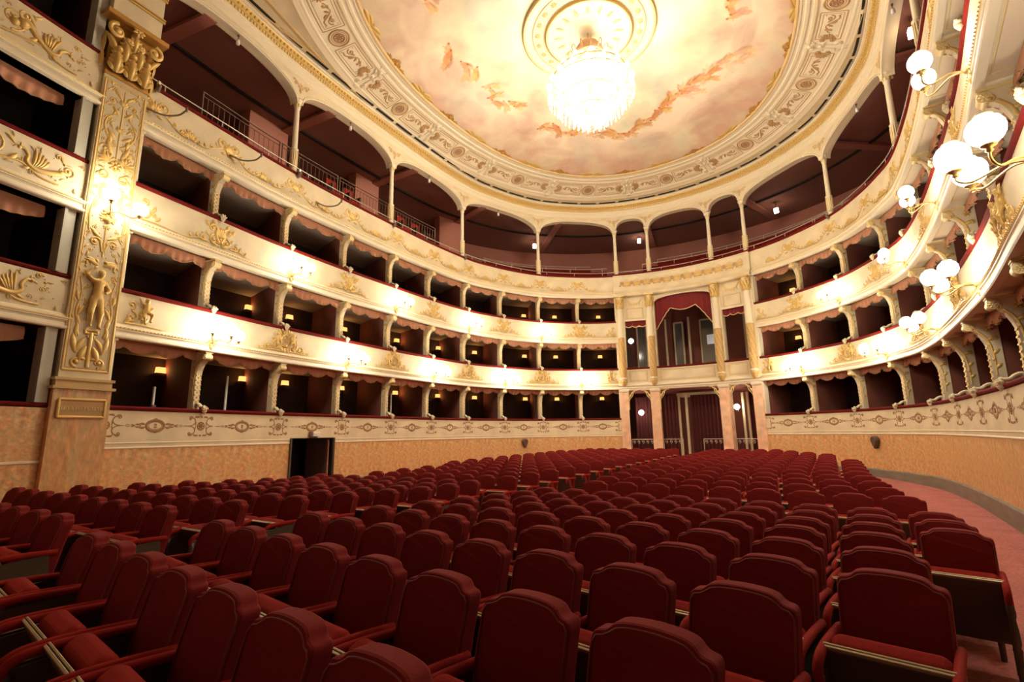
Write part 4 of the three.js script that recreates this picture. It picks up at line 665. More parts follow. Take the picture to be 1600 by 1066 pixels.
  for (const [c, r, k] of [[C1, R2, 0], [C2, R3, 1], [C3, R4, 2]]) {
    part(w, 'parapet', sw([[0, c + 0.30], [0.02, c + 0.5], [0.02, r - 0.3], [0, r - 0.09]], { smooth: true }), M.cream);
    part(w, 'cornice', [sw(corniceProf(c)), sw(corniceTop(c))], M.creamTrim);
    part(w, 'rope_moulding', sw([[0.095, c + 0.185], [0.108, c + 0.195], [0.108, c + 0.222], [0.06, c + 0.235]]), M.goldPale);
    part(w, 'relief_tendrils', bend(merge(filler), STAGE.len - SE - 0.45, c + 0.66, 0.02, STAGE), M.ochre);
    const o = part(w, 'gilded_scroll', bend(scrollA, STAGE.len - SE - 0.80, c + 0.66, 0.02, STAGE), M.gold);
    const g = k === 1 ? flipX(griffin.clone()) : griffin.clone();
    part(o, 'griffin', bend(k === 2 ? g.rotateZ(-0.4) : g, STAGE.len - SE - 0.70, c + 0.68, 0.025, STAGE), M.gold);
    if (k === 2) part(o, 'gilded_fruit', bend(merge([dome(-0.5, 0.05, 0.1), dome(-0.62, 0.0, 0.08), dome(-1.0, 0.1, 0.13), dome(-0.98, 0.26, 0.07)]), STAGE.len - SE - 0.70, c + 0.66, 0.02, STAGE), M.gold);
  }
}
// ---- stage side of the room, out of view behind the camera ----
{
  const w = structure('wall_stage', 'dark stage house behind the photographer');
  part(w, 'stage_curtain', [grid(160, 2, (u, v) => [lerp(-7.5, 7.2, u), lerp(-0.5, 13.4, v), 3.2 + 0.12 * Math.sin(u * 220)])], M.stageCurtain);
  part(w, 'stage_wall', [box(20, 15, 0.2, 0, 6.5, 7), box(0.2, 15, 9.5, -7.6, 6.5, 2.3), box(0.2, 15, 9.5, 7.3, 6.5, 2.3)], M.dark);
  part(w, 'shell', [sweep([[-5.0, -0.5], [-5.0, 15.2]], 0, LEN, { step: 1 })], M.dark);
}

// ---- ceiling: flat field, elliptical stucco ring, painted shallow dome, central rose ----
const EZ = -13.45, EA = 5.95, EB = 8.1, EN = 2.25, YE = 13.80;
function ellipse(n = 720) { const p = []; for (let i = 0; i <= n; i++) { const a = -PI / 2 + i / n * 2 * PI, c = Math.cos(a), s = Math.sin(a); p.push([Math.sign(c) * EA * Math.pow(Math.abs(c), 2 / EN), EZ + Math.sign(s) * EB * Math.pow(Math.abs(s), 2 / EN)]); } return p; }
// the parameter starts at the back and runs so that (along, inwards, down) is right-handed
const RINGP = new Plan((() => { const q = new Plan(ellipse()); const o = []; for (let i = 0; i <= 720; i++) { const f = q.frame(i / 720 * q.len); o.push([f.x, f.z]); } return o; })());
const RL = RINGP.len;
const ringY = (d) => YE - 0.45 * clamp(d / 1.6, -0.2, 1.2);
function ringFrame(t) { const s = ((t % RL) + RL) % RL, h = 0.4, a = RINGP.pos((s - h + RL) % RL), b = RINGP.pos((s + h) % RL), c = RINGP.pos(s), l = Math.hypot(b[0] - a[0], b[1] - a[1]); const tx = (b[0] - a[0]) / l, tz = (b[1] - a[1]) / l; let ox = -tz, oz = tx; if (ox * c[0] + oz * (c[1] - EZ) < 0) { ox = -ox; oz = -oz; } return { x: c[0], z: c[1], tx, tz, ox, oz }; }
const RMID = 0.92;
function ringAt(t, d, down = 0) { const f = ringFrame(t); return [f.x + f.ox * d, ringY(d) - down, f.z + f.oz * d]; }
function bendRing(g, t0, d0 = RMID) {                 // x along, y inwards, z down; stretched outwards so that x keeps its size at d0
  g = prep(g.clone()); const p = g.attributes.position, n = g.attributes.normal;
  for (let i = 0; i < p.count; i++) {
    const t = t0 + p.getX(i) * 0.87, d = d0 - p.getY(i), f = ringFrame(t), z = p.getZ(i), a = n.getX(i), b = n.getY(i), c = n.getZ(i);
    p.setXYZ(i, f.x + f.ox * d, ringY(d) - z, f.z + f.oz * d); n.setXYZ(i, f.tx * a - f.ox * b, -c, f.tz * a - f.oz * b);
  }
  return g;
}
{
  const w = structure('ceiling', 'cream ceiling with a stucco panel ring round a painted cloud dome');
  // flat field between cornice and ring
  const sh = new THREE.Shape(), outer = [];
  for (let s = 0; s <= LEN; s += 0.4) { const q = WALL.at(s, 0.20, 0); outer.push([q[0], q[2]]); }
  sh.moveTo(-7.5, 7); sh.lineTo(-7.5, -2); for (const q of outer) sh.lineTo(q[0], q[1]); sh.lineTo(7.5, -2); sh.lineTo(7.5, 7);
  const hole = new THREE.Path(); for (let i = 0; i < 180; i++) { const q = ringAt(i / 180 * RL, 1.5); i ? hole.lineTo(q[0], q[2]) : hole.moveTo(q[0], q[2]); } sh.holes.push(hole);
  part(w, 'ceiling_field', new THREE.ShapeGeometry(sh, 1).rotateX(PI / 2).translate(0, TOP + 0.02, 0), M.cream);
  // ring, in mouldings and a recessed frieze
  const NR = 240, band = (prof) => { const L = []; for (let j = 0; j < prof.length - 1; j++) L.push(grid(NR, 1, (u, v) => { const q = prof[j + Math.round(v)]; return ringAt(u * RL, q[0], q[1]); }, (u, v) => [u * RL, prof[j + Math.round(v)][0]])); return merge(L); };
  part(w, 'ring_field', band([[1.62, 0.000], [1.36, 0.000], [0.46, 0.000]]), M.ringField);
  part(w, 'ring_moulding', [band([[1.62, 0.000], [1.60, 0.025], [1.52, 0.025], [1.50, 0.010], [1.44, 0.010], [1.42, 0.020], [1.38, 0.020], [1.36, 0]])], M.creamTrim);
  part(w, 'ring_moulding', [band([[0.50, 0.000], [0.48, 0.025], [0.40, 0.030], [0.38, 0.015], [0.30, 0.015], [0.28, 0.040], [0.20, 0.050], [0.18, 0.030], [0.10, 0.030], [0.08, 0.055], [0.0, 0.060], [-0.03, 0.030]])], M.creamTrim);
  part(w, 'ring_gilding', [band([[0.02, 0.060], [0.0, 0.075], [-0.04, 0.070], [-0.06, 0.020]]), band([[0.49, 0.000], [0.485, 0.033], [0.465, 0.033], [0.46, 0.000]]), band([[1.615, 0.000], [1.61, 0.030], [1.595, 0.030], [1.59, 0.000]])], M.ochre);
  // panels
  const NPAN = 14, PL = RL / NPAN / 0.87, hl = PL / 2;
  const halfPanel = merge([rect(0.36, -0.33, hl - 0.32, 0.33, 0.016), rect(0.44, -0.25, hl - 0.40, 0.25, 0.010), spiral(0.62, 0.06, 0.12, PI, 1.3, 0.024, 1), stem([[0.52, -0.14], [0.66, -0.16], [0.82, 0.02], [0.98, 0.14], [1.14, 0.04]], 0.026, 0.3), spiral(1.16, 0.0, 0.09, 0, 1.2, 0.022, 1), leaf(0.75, -0.12, 0.6, 0.2, 0.04, 0.6), leaf(0.9, 0.1, -0.8, 0.18, 0.04, -0.6), leaf(0.68, 0.0, 0.9, 0.18, 0.035, -0.6), leaf(1.04, 0.1, 0.3, 0.15, 0.03, -0.6), dome(0.50, 0.18, 0.02), dome(0.50, -0.18, 0.02), dome(hl - 0.48, 0.2, 0.02), dome(hl - 0.48, -0.2, 0.02)]);
  const knot = merge([fan(0.0, 0.0, 0, 0.24, 7, 2.4), fan(0.02, 0.05, 0.5, 0.2, 5, 1.6), spiral(-0.05, 0.12, 0.09, 0, 1.2, 0.03), spiral(-0.05, -0.12, 0.09, 0, 1.2, 0.03, -1)]);
  const medal = merge([oval(0, 0, 0.29, 0.29, 0.03, 30), oval(0, 0, 0.22, 0.22, 0.016, 26)]), boss = merge([oval(0, 0, 0.15, 0.15, 0.03, 22), rosette(0, 0, 0.13, 7)]);
  const sep = merge([both([stem([[0.03, 0.42], [0.10, 0.2], [0.08, -0.1], [0.14, -0.36]], 0.035, 0.2), leaf(0.05, 0.25, 0.2, 0.22, 0.05, 0.8), leaf(0.05, 0.1, -0.3, 0.2, 0.045, -0.5), spiral(0.14, -0.32, 0.09, PI / 2, 1.2, 0.03, -1), leaf(0.06, -0.2, -0.4, 0.22, 0.05, -0.5), leaf(0.10, 0.42, 0.7, 0.2, 0.04, 0.5)]), fan(0, -0.42, -PI / 2, 0.18, 7, 2.2), dome(0, 0.36, 0.085), dome(0, 0.1, 0.06), fan(0, 0.0, PI / 2, 0.16, 5, 1.4)]);
  const crestA = merge([fan(0, 0, PI / 2, 0.26, 9, 2.2), both([spiral(0.16, 0.04, 0.1, PI / 2, 1.3, 0.03, -1), leaf(0.2, 0.0, 0.3, 0.34, 0.05, 0.2), leaf(0.3, 0.02, 0.15, 0.34, 0.03, 0.0)]), dome(0, 0.08, 0.08)]);
  const crestB = merge([both([leaf(0.0, 0.0, 0.25, 0.75, 0.075, -0.3), leaf(0.0, 0.06, 0.4, 0.5, 0.06, -0.4)]), fan(0, 0.03, PI / 2, 0.17, 7, 2.2)]);
  for (let i = 0; i < NPAN; i++) {
    const t = (i / NPAN) * RL;
    const p = part(w, 'ring_panel', bendRing(merge([halfPanel, flipX(halfPanel.clone())]).scale(1, 1, 0.6), t), M.brownLight);
    part(p, 'panel_knot', [bendRing(T(knot.clone(), 0, 0, 0).translate(-hl + 0.34, 0.0, 0.01), t), bendRing(flipX(knot.clone()).translate(hl - 0.34, 0, 0.01), t)], M.brownLight);
    const m = part(w, 'medallion', bendRing(medal, t), M.brownLight); part(m, 'medallion_boss', bendRing(boss, t), M.brownMid);
    part(w, 'separator', bendRing(sep.clone().scale(1, 1.15, 1.4), t + RL / NPAN / 2), M.creamTrim);
    part(w, 'gilded_crest', bendRing(crestA, t + RL / NPAN / 2, -0.02), M.goldDeep);
    part(w, 'gilded_crest', bendRing(crestB, t, -0.02), M.gold);
  }
  // dark ventilation slots along the cornice, and the triangular panels in the front corners
  const slot = prep(new THREE.BoxGeometry(0.86, 0.05, 0.07)); 
  for (let s = 2.3; s < 47; s += 1.04) part(w, 'vent_slot', bend(new THREE.BoxGeometry(0.86, 0.03, 0.075, 6, 1, 1), s, TOP + 0.012, 0.40), M.dark);
  for (const k of [-1, 1]) { const tri = merge([[[6.6, -2.9], [6.95, -8.6]], [[6.95, -8.6], [5.3, -3.0]], [[5.3, -3.0], [6.6, -2.9]]].flatMap(([a, b]) => [ribbon([a, [(a[0] + b[0]) / 2, (a[1] + b[1]) / 2], b], 0.05), ribbon([a, b].map((q) => [lerp(6.35, q[0], 0.86), lerp(-4.4, q[1], 0.86)]), 0.025)])).rotateX(PI / 2).scale(1, 1, 1); const p = tri.attributes.position; for (let i = 0; i < p.count; i++) { const x = p.getX(i), y = p.getY(i), z = p.getZ(i); p.setXYZ(i, k * x, TOP + 0.018 + y, z); } tri.computeVertexNormals(); for (let i = 0; i < p.count; i++) if (p.getZ(i) > 0) p.setZ(i, -p.getZ(i)); part(w, 'corner_panel', tri, M.ochre); }
}
// painted dome
{
  const W = 1024, H = 1408, EXX = 6.1, EZZ = 8.3, buf = new Float32Array(W * H * 3);
  for (let y = 0; y < H; y++) for (let x = 0; x < W; x++) {
    const px = (x / W * 2 - 1) * EXX, pz = (y / H * 2 - 1) * EZZ, r = Math.min(1.1, Math.pow(Math.pow(Math.abs(px / EA), 2.2) + Math.pow(Math.abs(pz / EB), 2.2), 1 / 2.2));
    const a = fbm(px * 0.55 + 3, pz * 0.55, 1.5, 5), b = fbm(px * 0.9, pz * 0.9 + 9, 4.2, 5), c = fbm(px * 0.3 + 7, pz * 0.3, 8.1, 3);
    const cloud = clamp((r - 0.42) * 1.9 + a * 2.2 + c * 0.8, 0, 1), pink = clamp((r - 0.5) * 1.3 + b * 2.6, 0, 1), blue = clamp(c * 2 - a * 2 - 0.1, 0, 0.6);
    const base = [0.90, 0.86, 0.73], cl = [0.84, 0.75, 0.63], pk = [0.74, 0.58, 0.51], bl = [0.70, 0.71, 0.66];
    for (let k = 0; k < 3; k++) { let v = lerp(base[k], cl[k], cloud * 0.8); v = lerp(v, pk[k], cloud * pink * 0.75); v = lerp(v, bl[k], blue * (1 - cloud * 0.5)); buf[(y * W + x) * 3 + k] = v * (1 + b * 0.14); }
  }
  const dab = (mx, mz, rx, rz, ang, col, al = 0.72) => {
    const R = Math.max(rx, rz) * 1.6, x0 = Math.floor((mx - R + EXX) / (2 * EXX) * W), x1 = Math.ceil((mx + R + EXX) / (2 * EXX) * W), y0 = Math.floor((mz - R + EZZ) / (2 * EZZ) * H), y1 = Math.ceil((mz + R + EZZ) / (2 * EZZ) * H);
    for (let y = Math.max(0, y0); y < Math.min(H, y1); y++) for (let x = Math.max(0, x0); x < Math.min(W, x1); x++) {
      const dx = (x / W * 2 - 1) * EXX - mx, dz = (y / H * 2 - 1) * EZZ - mz, u = (dx * Math.cos(ang) + dz * Math.sin(ang)) / rx, v = (-dx * Math.sin(ang) + dz * Math.cos(ang)) / rz, q = clamp((1.25 - Math.hypot(u, v)) * 2.5, 0, 1) * al * (0.85 + 0.3 * noise.noise(dx * 14, dz * 14, mx));
      for (let k = 0; k < 3; k++) buf[(y * W + x) * 3 + k] = lerp(buf[(y * W + x) * 3 + k], col[k], clamp(q, 0, 1));
    }
  };
  const skin = [[0.86, 0.60, 0.40], [0.80, 0.50, 0.30]], robe = [[0.82, 0.62, 0.32], [0.78, 0.50, 0.36], [0.84, 0.72, 0.56], [0.72, 0.52, 0.38], [0.85, 0.72, 0.45]];
  const person = (x, z, a, s) => {                       // flying figure: robe, body, head, limbs, wing
    const c = robe[Math.floor(rnd() * 5)], sk = skin[Math.floor(rnd() * 2)], D = (l, w, rx, rz, da, col, al) => dab(x + (Math.cos(a) * l - Math.sin(a) * w) * s, z + (Math.sin(a) * l + Math.cos(a) * w) * s, rx * s, rz * s, a + da, col, al);
    D(0.35, 0.05, 0.44, 0.24, 0.2, c); D(0.55, -0.10, 0.34, 0.16, -0.5, robe[Math.floor(rnd() * 5)], 0.75); D(0, 0, 0.24, 0.16, 0, sk); D(-0.27, 0.03, 0.10, 0.095, 0, sk); D(-0.31, 0.04, 0.07, 0.06, 0, [0.45, 0.25, 0.12], 0.6); D(-0.12, -0.18, 0.14, 0.045, 1.0, sk, 0.6); D(0.7, 0.1, 0.18, 0.06, 0.3, sk, 0.6);
    if (rnd() > 0.5) D(0.0, 0.3, 0.26, 0.09, 0.9, [0.88, 0.78, 0.62], 0.7); D(0.3, 0.16, 0.3, 0.05, 0.1, [0.45, 0.22, 0.12], 0.35);
  };
  // cloud edges and groups of figures: the lower right arc, the back, a few on the left, and the same spirit round the front
  const GROUPS = [[3.9, -3.5, 5], [3.3, -3.65, 5], [2.75, -4.1, 5], [2.3, -4.3, 4], [1.65, -4.7, 5], [1.15, -4.95, 4], [0.3, -5.4, 4], [-0.8, -5.6, 5], [-1.6, -5.1, 4], [-2.6, -4.3, 3], [-3.2, -3.6, 4], [-3.9, -1.5, 3], [-4.15, -0.5, 4], [-4.05, 1.05, 3], [-4.3, 2.0, 3], [4.2, -1.0, 4], [4.3, 1.4, 4], [3.4, 4.2, 5], [1.5, 5.4, 4], [-1.2, 5.6, 5], [-3.2, 4.2, 4]];
  for (const [gx, gz, n] of GROUPS) {
    const a = Math.atan2(gz / EB, gx / EA);
    for (let i = 0; i < 4; i++) dab(gx * 1.10 + (rnd() - 0.5) * 1.2, gz * 1.08 + (rnd() - 0.5) * 1.2, 0.5 + rnd() * 0.5, 0.3 + rnd() * 0.3, a + PI / 2, [0.93, 0.86, 0.76], 0.35);
    for (let i = 0; i < n; i++) { const q = (i - n / 2) * 0.26, j = (rnd() - 0.5) * 0.35; person(gx - Math.sin(a) * q + Math.cos(a) * j, gz + Math.cos(a) * q + Math.sin(a) * j, a + PI / 2 + (rnd() - 0.5) * 2.2, 0.42 + rnd() * 0.22); }
  }
  for (let i = 0; i < 90; i++) { const a = rnd() * 2 * PI, r = 0.74 + rnd() * 0.2; dab(EA * r * Math.cos(a), EB * r * Math.sin(a), 0.3 + rnd() * 0.7, 0.15 + rnd() * 0.3, a + PI / 2, rnd() > 0.5 ? [0.88, 0.80, 0.68] : [0.70, 0.54, 0.48], 0.22); }
  const d = new Uint8Array(W * H * 4); for (let i = 0; i < W * H; i++) { for (let k = 0; k < 3; k++) d[i * 4 + k] = clamp(buf[i * 3 + k] * 255, 0, 255); d[i * 4 + 3] = 255; }
  const t = new THREE.DataTexture(d, W, H); t.colorSpace = THREE.SRGBColorSpace; t.magFilter = THREE.LinearFilter; t.minFilter = THREE.LinearMipmapLinearFilter; t.generateMipmaps = true; t.needsUpdate = true;
  std('fresco', { map: t, roughness: 0.85 });
}
const ROSE = [0, -13.5], domeY = (q) => 14.85 - 1.05 * q * q;
{
  const w = structure('ceiling_dome', 'shallow ceiling dome painted with pink clouds and flying figures');
  part(w, 'fresco', grid(120, 24, (u, v) => { const f = RINGP.pos(u * RL), q = v; return [f[0] * q, domeY(q), EZ + (f[1] - EZ) * q]; }, (u, v) => { const f = RINGP.pos(u * RL); return [0.5 + f[0] * v / 12.2, 0.5 + (f[1] - EZ) * v / 16.6]; }), M.fresco);
  const y0 = 14.72, ring = (pts, m, n) => part(w, n, lathe(pts, 64).translate(ROSE[0], y0, ROSE[1]), m);
  ring([[2.16, 0.05], [2.14, -0.05], [2.06, -0.08], [2.0, -0.04], [1.42, -0.06], [1.40, -0.13], [1.30, -0.15], [1.24, -0.08], [0.6, -0.05], [0.25, -0.12], [0, -0.14]], M.creamTrim, 'rose');
  ring([[2.165, 0.0], [2.17, -0.07], [2.13, -0.09], [2.12, -0.02]], M.ochre, 'rose_gilding'); ring([[1.43, -0.05], [1.425, -0.145], [1.39, -0.15], [1.38, -0.05]], M.gold, 'rose_gilding'); ring([[1.86, -0.045], [1.85, -0.065], [1.83, -0.065], [1.82, -0.05]], M.ochre, 'rose_gilding');
  for (let i = 0; i < 24; i++) part(w, 'rose_ornament', merge([fan(0, -0.1, PI / 2, 0.2, 5, 1.6)]).rotateX(PI / 2).translate(0, y0 - 0.05, 1.7).rotateY(i / 24 * 2 * PI).translate(ROSE[0], 0, ROSE[1]), M.ochre);
  for (let i = 0; i < 16; i++) part(w, 'rose_ornament', merge([leaf(0, 0, PI / 2, 0.3, 0.05, 0)]).rotateX(PI / 2).translate(0, y0 - 0.08, 0.85).rotateY(i / 16 * 2 * PI).translate(ROSE[0], 0, ROSE[1]), M.ochre);
}

// ================= lamps =================
// globe sconces on curved gilded arms
function sconceParts(o, globes, light = P_GLOBE) {
  part(o, 'wall_plate', [...rosette(0, 0, 0.11, 7), leaf(0, -0.05, -PI / 2, 0.16, 0.04, 0), leaf(0, 0.05, PI / 2, 0.14, 0.04, 0), dome(0, 0, 0.05, 1.2)], M.gold);
  for (const [x, y, z] of globes) {
    part(o, 'arm', tube3([[0, 0, 0.03], [x * 0.25, 0.03, z * 0.4], [x * 0.75, -0.05, z * 0.85], [x, 0.0, z], [x, y - 0.18, z]], 0.012, 22, 6), M.brass);
    part(o, 'globe_cup', T(lathe([[0.012, -0.05], [0.03, -0.035], [0.02, -0.01], [0.055, 0.008], [0.06, 0.02], [0.02, 0.012]], 14), x, y - 0.16, z), M.brass);
    const g = part(o, 'globe', T(lathe([[0.02, -0.140], [0.065, -0.126], [0.108, -0.09], [0.135, -0.04], [0.140, 0.0], [0.133, 0.045], [0.108, 0.09], [0.065, 0.124], [0.06, 0.14]], 20), x, y, z), M.globe);
    part(g, 'gallery_ring', T(new THREE.TorusGeometry(0.062, 0.007, 5, 16).rotateX(PI / 2), x, y + 0.136, z), M.brass);
    const l = lamp(x, y, z, light, WARM, o, 5); l.name = 'globe_light';
  }
}
const G3 = [[-0.27, 0.27, 0.36], [0.06, 0.24, 0.56], [0.37, 0.18, 0.42]], G2 = [[-0.06, 0.32, 0.46], [0.30, 0.26, 0.42]];
function sconce(s, y, globes, label, plan = WALL, out = 0.10) { const o = thing('wall_sconce', label, 'wall lamp', [0, 0, 0]); sconceParts(o, globes); put(o, s, y, out, plan); return o; }
for (const k of [4, 2, 0, 1, 3].sort()) sconce([4.08, 8.6, 13.0, 17.3, 21.4][k], C1 + 0.24, G3, 'three-globe brass wall lamp on the lower lit parapet, ' + ORD[4 - k] + ' left of the royal box');
for (let k = 0; k < 5; k++) sconce(LEN - [21.4, 17.3, 13.0, 8.6, 3.75][k], C1 + 0.24, G3.map(([x, y, z]) => [-x, y, z]), 'three-globe brass wall lamp on the lower lit parapet, ' + ORD[k] + ' right of the royal box');
for (let k = 0; k < 4; k++) sconce([6.3, 10.8, 15.2, 19.4][k], C2 + 0.24, G2, 'two-globe brass wall lamp on the upper lit parapet, ' + ORD[3 - k] + ' left of the royal box');
for (let k = 0; k < 4; k++) sconce(LEN - [19.4, 15.2, 10.8, 6.05][k], C2 + 0.24, G2.map(([x, y, z]) => [-x, y, z]), 'two-globe brass wall lamp on the upper lit parapet, ' + ORD[k] + ' right of the royal box');
sconce(PILLAR_PLAN.len / 2, 6.17, [[-0.12, 0.30, 0.30], [0.38, 0.16, 0.34]], 'two-globe brass wall lamp fixed to the gilded pillar', PILLAR_PLAN, 0.02);
// small shaded lamps inside the boxes
function boxLamp(s, out, y, label, power) {
  const o = thing('box_lamp', label, 'lamp', [0, 0, 0]);
  part(o, 'lamp_shade', [extrude([[-0.10, 0.075], [-0.115, -0.075], [0.115, -0.075], [0.10, 0.075]], 0.10, { bevel: 0.006, seg: 1 }).translate(0, 0, 0.03)], M.shade);
  part(o, 'lamp_bracket', [box(0.08, 0.10, 0.03, 0, 0, 0.015), box(0.25, 0.012, 0.14, 0, -0.082, 0.075)], M.brass);
  lamp(0, 0.0, 0.08, power, AMBER, o, 3); put(o, s, y, out);
}
const LAMP_S = [4.5, 6.72, 8.17, 10.49, 13.2, 15.45, 17.15, 19.4, 20.73, 22.6];
for (const t of TIERS) bays.forEach((b, i) => {
  if (i > 10 || (t.n === 3 && i < 7) || (t.n === 2 && i === 0) || (t.n === 1 && i === 10)) return;
  boxLamp(b.left ? LAMP_S[i] : 30.2, -2.33, t.r + [0, 1.10, 0.94, 0.76][t.n], 'small amber shaded lamp inside the ' + b.name + ', ' + t.word + ' tier', P_BOX);
});
{ const o = thing('box_lamp', 'small shaded lamp in the second stage-side box left of the gilded pillar', 'lamp', [0, 0, 0]); part(o, 'lamp_shade', [box(0.32, 0.07, 0.1, 0, 0, 0.05)], M.shade); lamp(0, 0, 0.05, P_BOX, AMBER, o, 3); put(o, STAGE.len - 1.6, R2 + 0.42, -1.9, STAGE); }
// globe lamps of the royal box, wall lamps of the gallery
for (const [s, out, y, label] of [[24.18, -0.95, 2.62, 'round white globe lamp on the wall inside the left side entrance'], [23.92, -0.5, 6.15, 'round white globe lamp in the left opening of the royal box'], [28.15, -1.2, 2.75, 'little white globe lamp glimpsed inside the right side entrance']]) {
  const o = thing('globe_lamp', label, 'lamp', [0, 0, 0]); part(o, 'globe', ball(0.13, 0, 0, 0.22, 18, 12), M.globe); part(o, 'arm', tube3([[0, -0.1, 0], [0, -0.2, 0.12], [0, -0.14, 0.22]], 0.012), M.brass); lamp(0, 0, 0.22, 1.6, WARM, o, 5); put(o, s, y, out);
}
for (const [s, y, out, label] of [[20.0, 12.15, -2.8, 'small bright lamp hanging in the dark gallery left of the centre'], [24.45, 12.3, -2.8, 'small bright lamp in the gallery above the royal box'], [29.8, 12.1, -2.8, 'small bright lamp in the gallery right of the royal box'], [39.2, 12.2, -0.6, 'small bright lamp in the gallery beside the farthest right column']]) {
  const o = thing('gallery_lamp', label, 'lamp', [0, 0, 0]); part(o, 'lamp_shade', extrude([[-0.09, 0.12], [-0.09, -0.12], [0.09, -0.12], [0.09, 0.12]], 0.10, { bevel: 0.02 }), M.globe); part(o, 'hanger', [box(0.14, 0.03, 0.12, 0, 0.13, 0.05), box(0.03, 12.62 - y - 0.13, 0.03, 0, 0.13 + (12.62 - y - 0.13) / 2, 0.05)], M.brass); lamp(0, 0.0, 0.05, P_GALLERY, AMBER, o, 3); put(o, s, y, out);
}
for (const [s, k] of [[8.7, 'first'], [9.5, 'second'], [12.3, 'third'], [13.1, 'fourth']]) { const o = thing('gallery_armchair', 'red velvet armchair behind the iron gallery railing, ' + k + ' from the gilded pillar', 'armchair', [0, 0, 0], 'red armchairs behind the gallery railing'); part(o, 'backrest', rbox(0.46, 0.62, 0.10, 0.04, 0, 0.62, -0.2), M.velvetTop); part(o, 'seat', rbox(0.46, 0.12, 0.45, 0.04, 0, 0.30, 0), M.velvetTop); for (const x of [-0.25, 0.25]) part(o, 'side_panel', box(0.04, 0.62, 0.46, x, 0.31, -0.02), M.darkWood); put(o, s, R4 + 0.28, -1.05); }
// little spotlights hung under the gallery arches
[4.1, 8.4, 12.7, 17.1].forEach((s, i) => { for (const r of [0, 1]) { const o = thing('spotlight', 'little white spotlight under the ' + ORD[r ? 3 - i : i] + (r ? ' gallery arch right of the royal box' : ' gallery arch from the gilded pillar'), 'spotlight', [0, 0, 0]); part(o, 'yoke', [bar([0, 0.16, 0], [0, 0.02, 0], 0.012), box(0.05, 0.03, 0.05, 0, 0.16, 0)], M.iron); part(o, 'housing', lathe([[0, -0.11], [0.045, -0.11], [0.05, -0.08], [0.045, 0.02], [0.02, 0.04], [0, 0.04]], 12), M.white); put(o, r ? LEN - s : s, CROWN - 0.19, -0.06); } });
// dark oval sound grilles in the marble
for (const [s, k] of [[18.35, 'left wall'], [LEN - 18.6, 'right wall']]) { const o = thing('sound_grille', 'dark pointed oval fitting on the marble of the ' + k, 'fitting', [0, 0, 0]); const pts = []; for (let i = 0; i < 28; i++) { const a = i / 28 * 2 * PI, y = Math.sin(a); pts.push([0.15 * Math.cos(a) * (y < 0 ? Math.pow(1 + y * 0.999, 0.45) * 0.9 + 0.05 : 1), y * (y < 0 ? 0.27 : 0.14)]); } part(o, 'body', extrude(pts, 0.09, { bevel: 0.03, seg: 2 }), M.grille); part(o, 'rim', ribbon([...pts, pts[0]].map((p) => [p[0] * 0.8, p[1] * 0.8]), 0.010).translate(0, 0, 0.12), M.iron); put(o, s, DADO - 0.20, 0.034); }
// emergency light above the door
{ const o = thing('emergency_light', 'small white emergency light box above the dark side doorway', 'light', [0, 0, 0]); part(o, 'housing', rbox(0.26, 0.12, 0.10, 0.012, 0.08, 0, 0.05), M.white); part(o, 'mount', [box(0.09, 0.15, 0.09, -0.09, 0, 0.045), box(0.25, 0.02, 0.04, 0.03, -0.085, 0.03)], M.iron); put(o, 7.48, 1.755, 0.005); }
// pale door edges standing in the first-tier boxes
for (const [s, y, h, k] of [[3.42, 2.66, 0.42, 'tenth'], [5.25, 2.83, 0.95, 'ninth'], [11.55, 2.80, 0.9, 'sixth']]) { const o = thing('door_edge', 'thin pale upright batten standing in the ' + k + ' first-tier box left of the royal box', 'batten', [0, 0, 0]); part(o, 'batten', rbox(0.045, h, 0.045, 0.008), M.white); part(o, 'foot', box(0.09, 0.05, 0.09, 0, -h / 2 - 0.02, 0), M.iron); part(o, 'stand', box(0.03, y - h / 2 - R1 + 0.70, 0.03, 0, -h / 2 - (y - h / 2 - R1 + 0.70) / 2, 0), M.iron); put(o, s, y, -0.75); }
// lighting arms fixed to the gallery parapet
for (const [s, k] of [[2.35, 'beside the gilded pillar'], [4.4, 'over the tenth box left of the royal box'], [7.4, 'near the second gallery arch']]) { const o = thing('lamp_arm', 'dark curved lamp arm, gallery parapet ' + k, 'lamp arm', [0, 0, 0]); part(o, 'arm', tube3([[-0.30, -0.10, 0.06], [-0.05, -0.14, 0.20], [0.18, -0.05, 0.40], [0.26, 0.08, 0.48]], 0.022, 16, 6), M.iron); part(o, 'socket', cyl(0.03, 0.025, 0.1, 0.27, 0.12, 0.49, 8), M.iron); part(o, 'wall_plate', rosette(-0.3, -0.1, 0.08, 6).map((g) => g.translate(0, 0, 0.04)), M.goldDeep); put(o, s, C3 + 0.62, 0); }
for (const [s, out, k] of [[2.2, 0.12, 'at the left end'], [6.35, 0.1, 'below the first column'], [10.6, 0.1, 'below the second column'], [14.95, 0.1, 'below the third column'], [LEN - 19.4, 0.1, 'below the column right of the royal box']]) { const o = thing('spotlight', 'small dark spotlight clamped to the gallery rail ' + k, 'spotlight', [0, 0, 0]); part(o, 'housing', lathe([[0, -0.12], [0.05, -0.12], [0.055, -0.06], [0.04, 0.05], [0, 0.06]], 12).rotateX(0.6), M.iron); part(o, 'clamp', box(0.05, 0.12, 0.06, 0, 0.08, -0.02), M.steel); put(o, s, R4 - 0.05, out); }

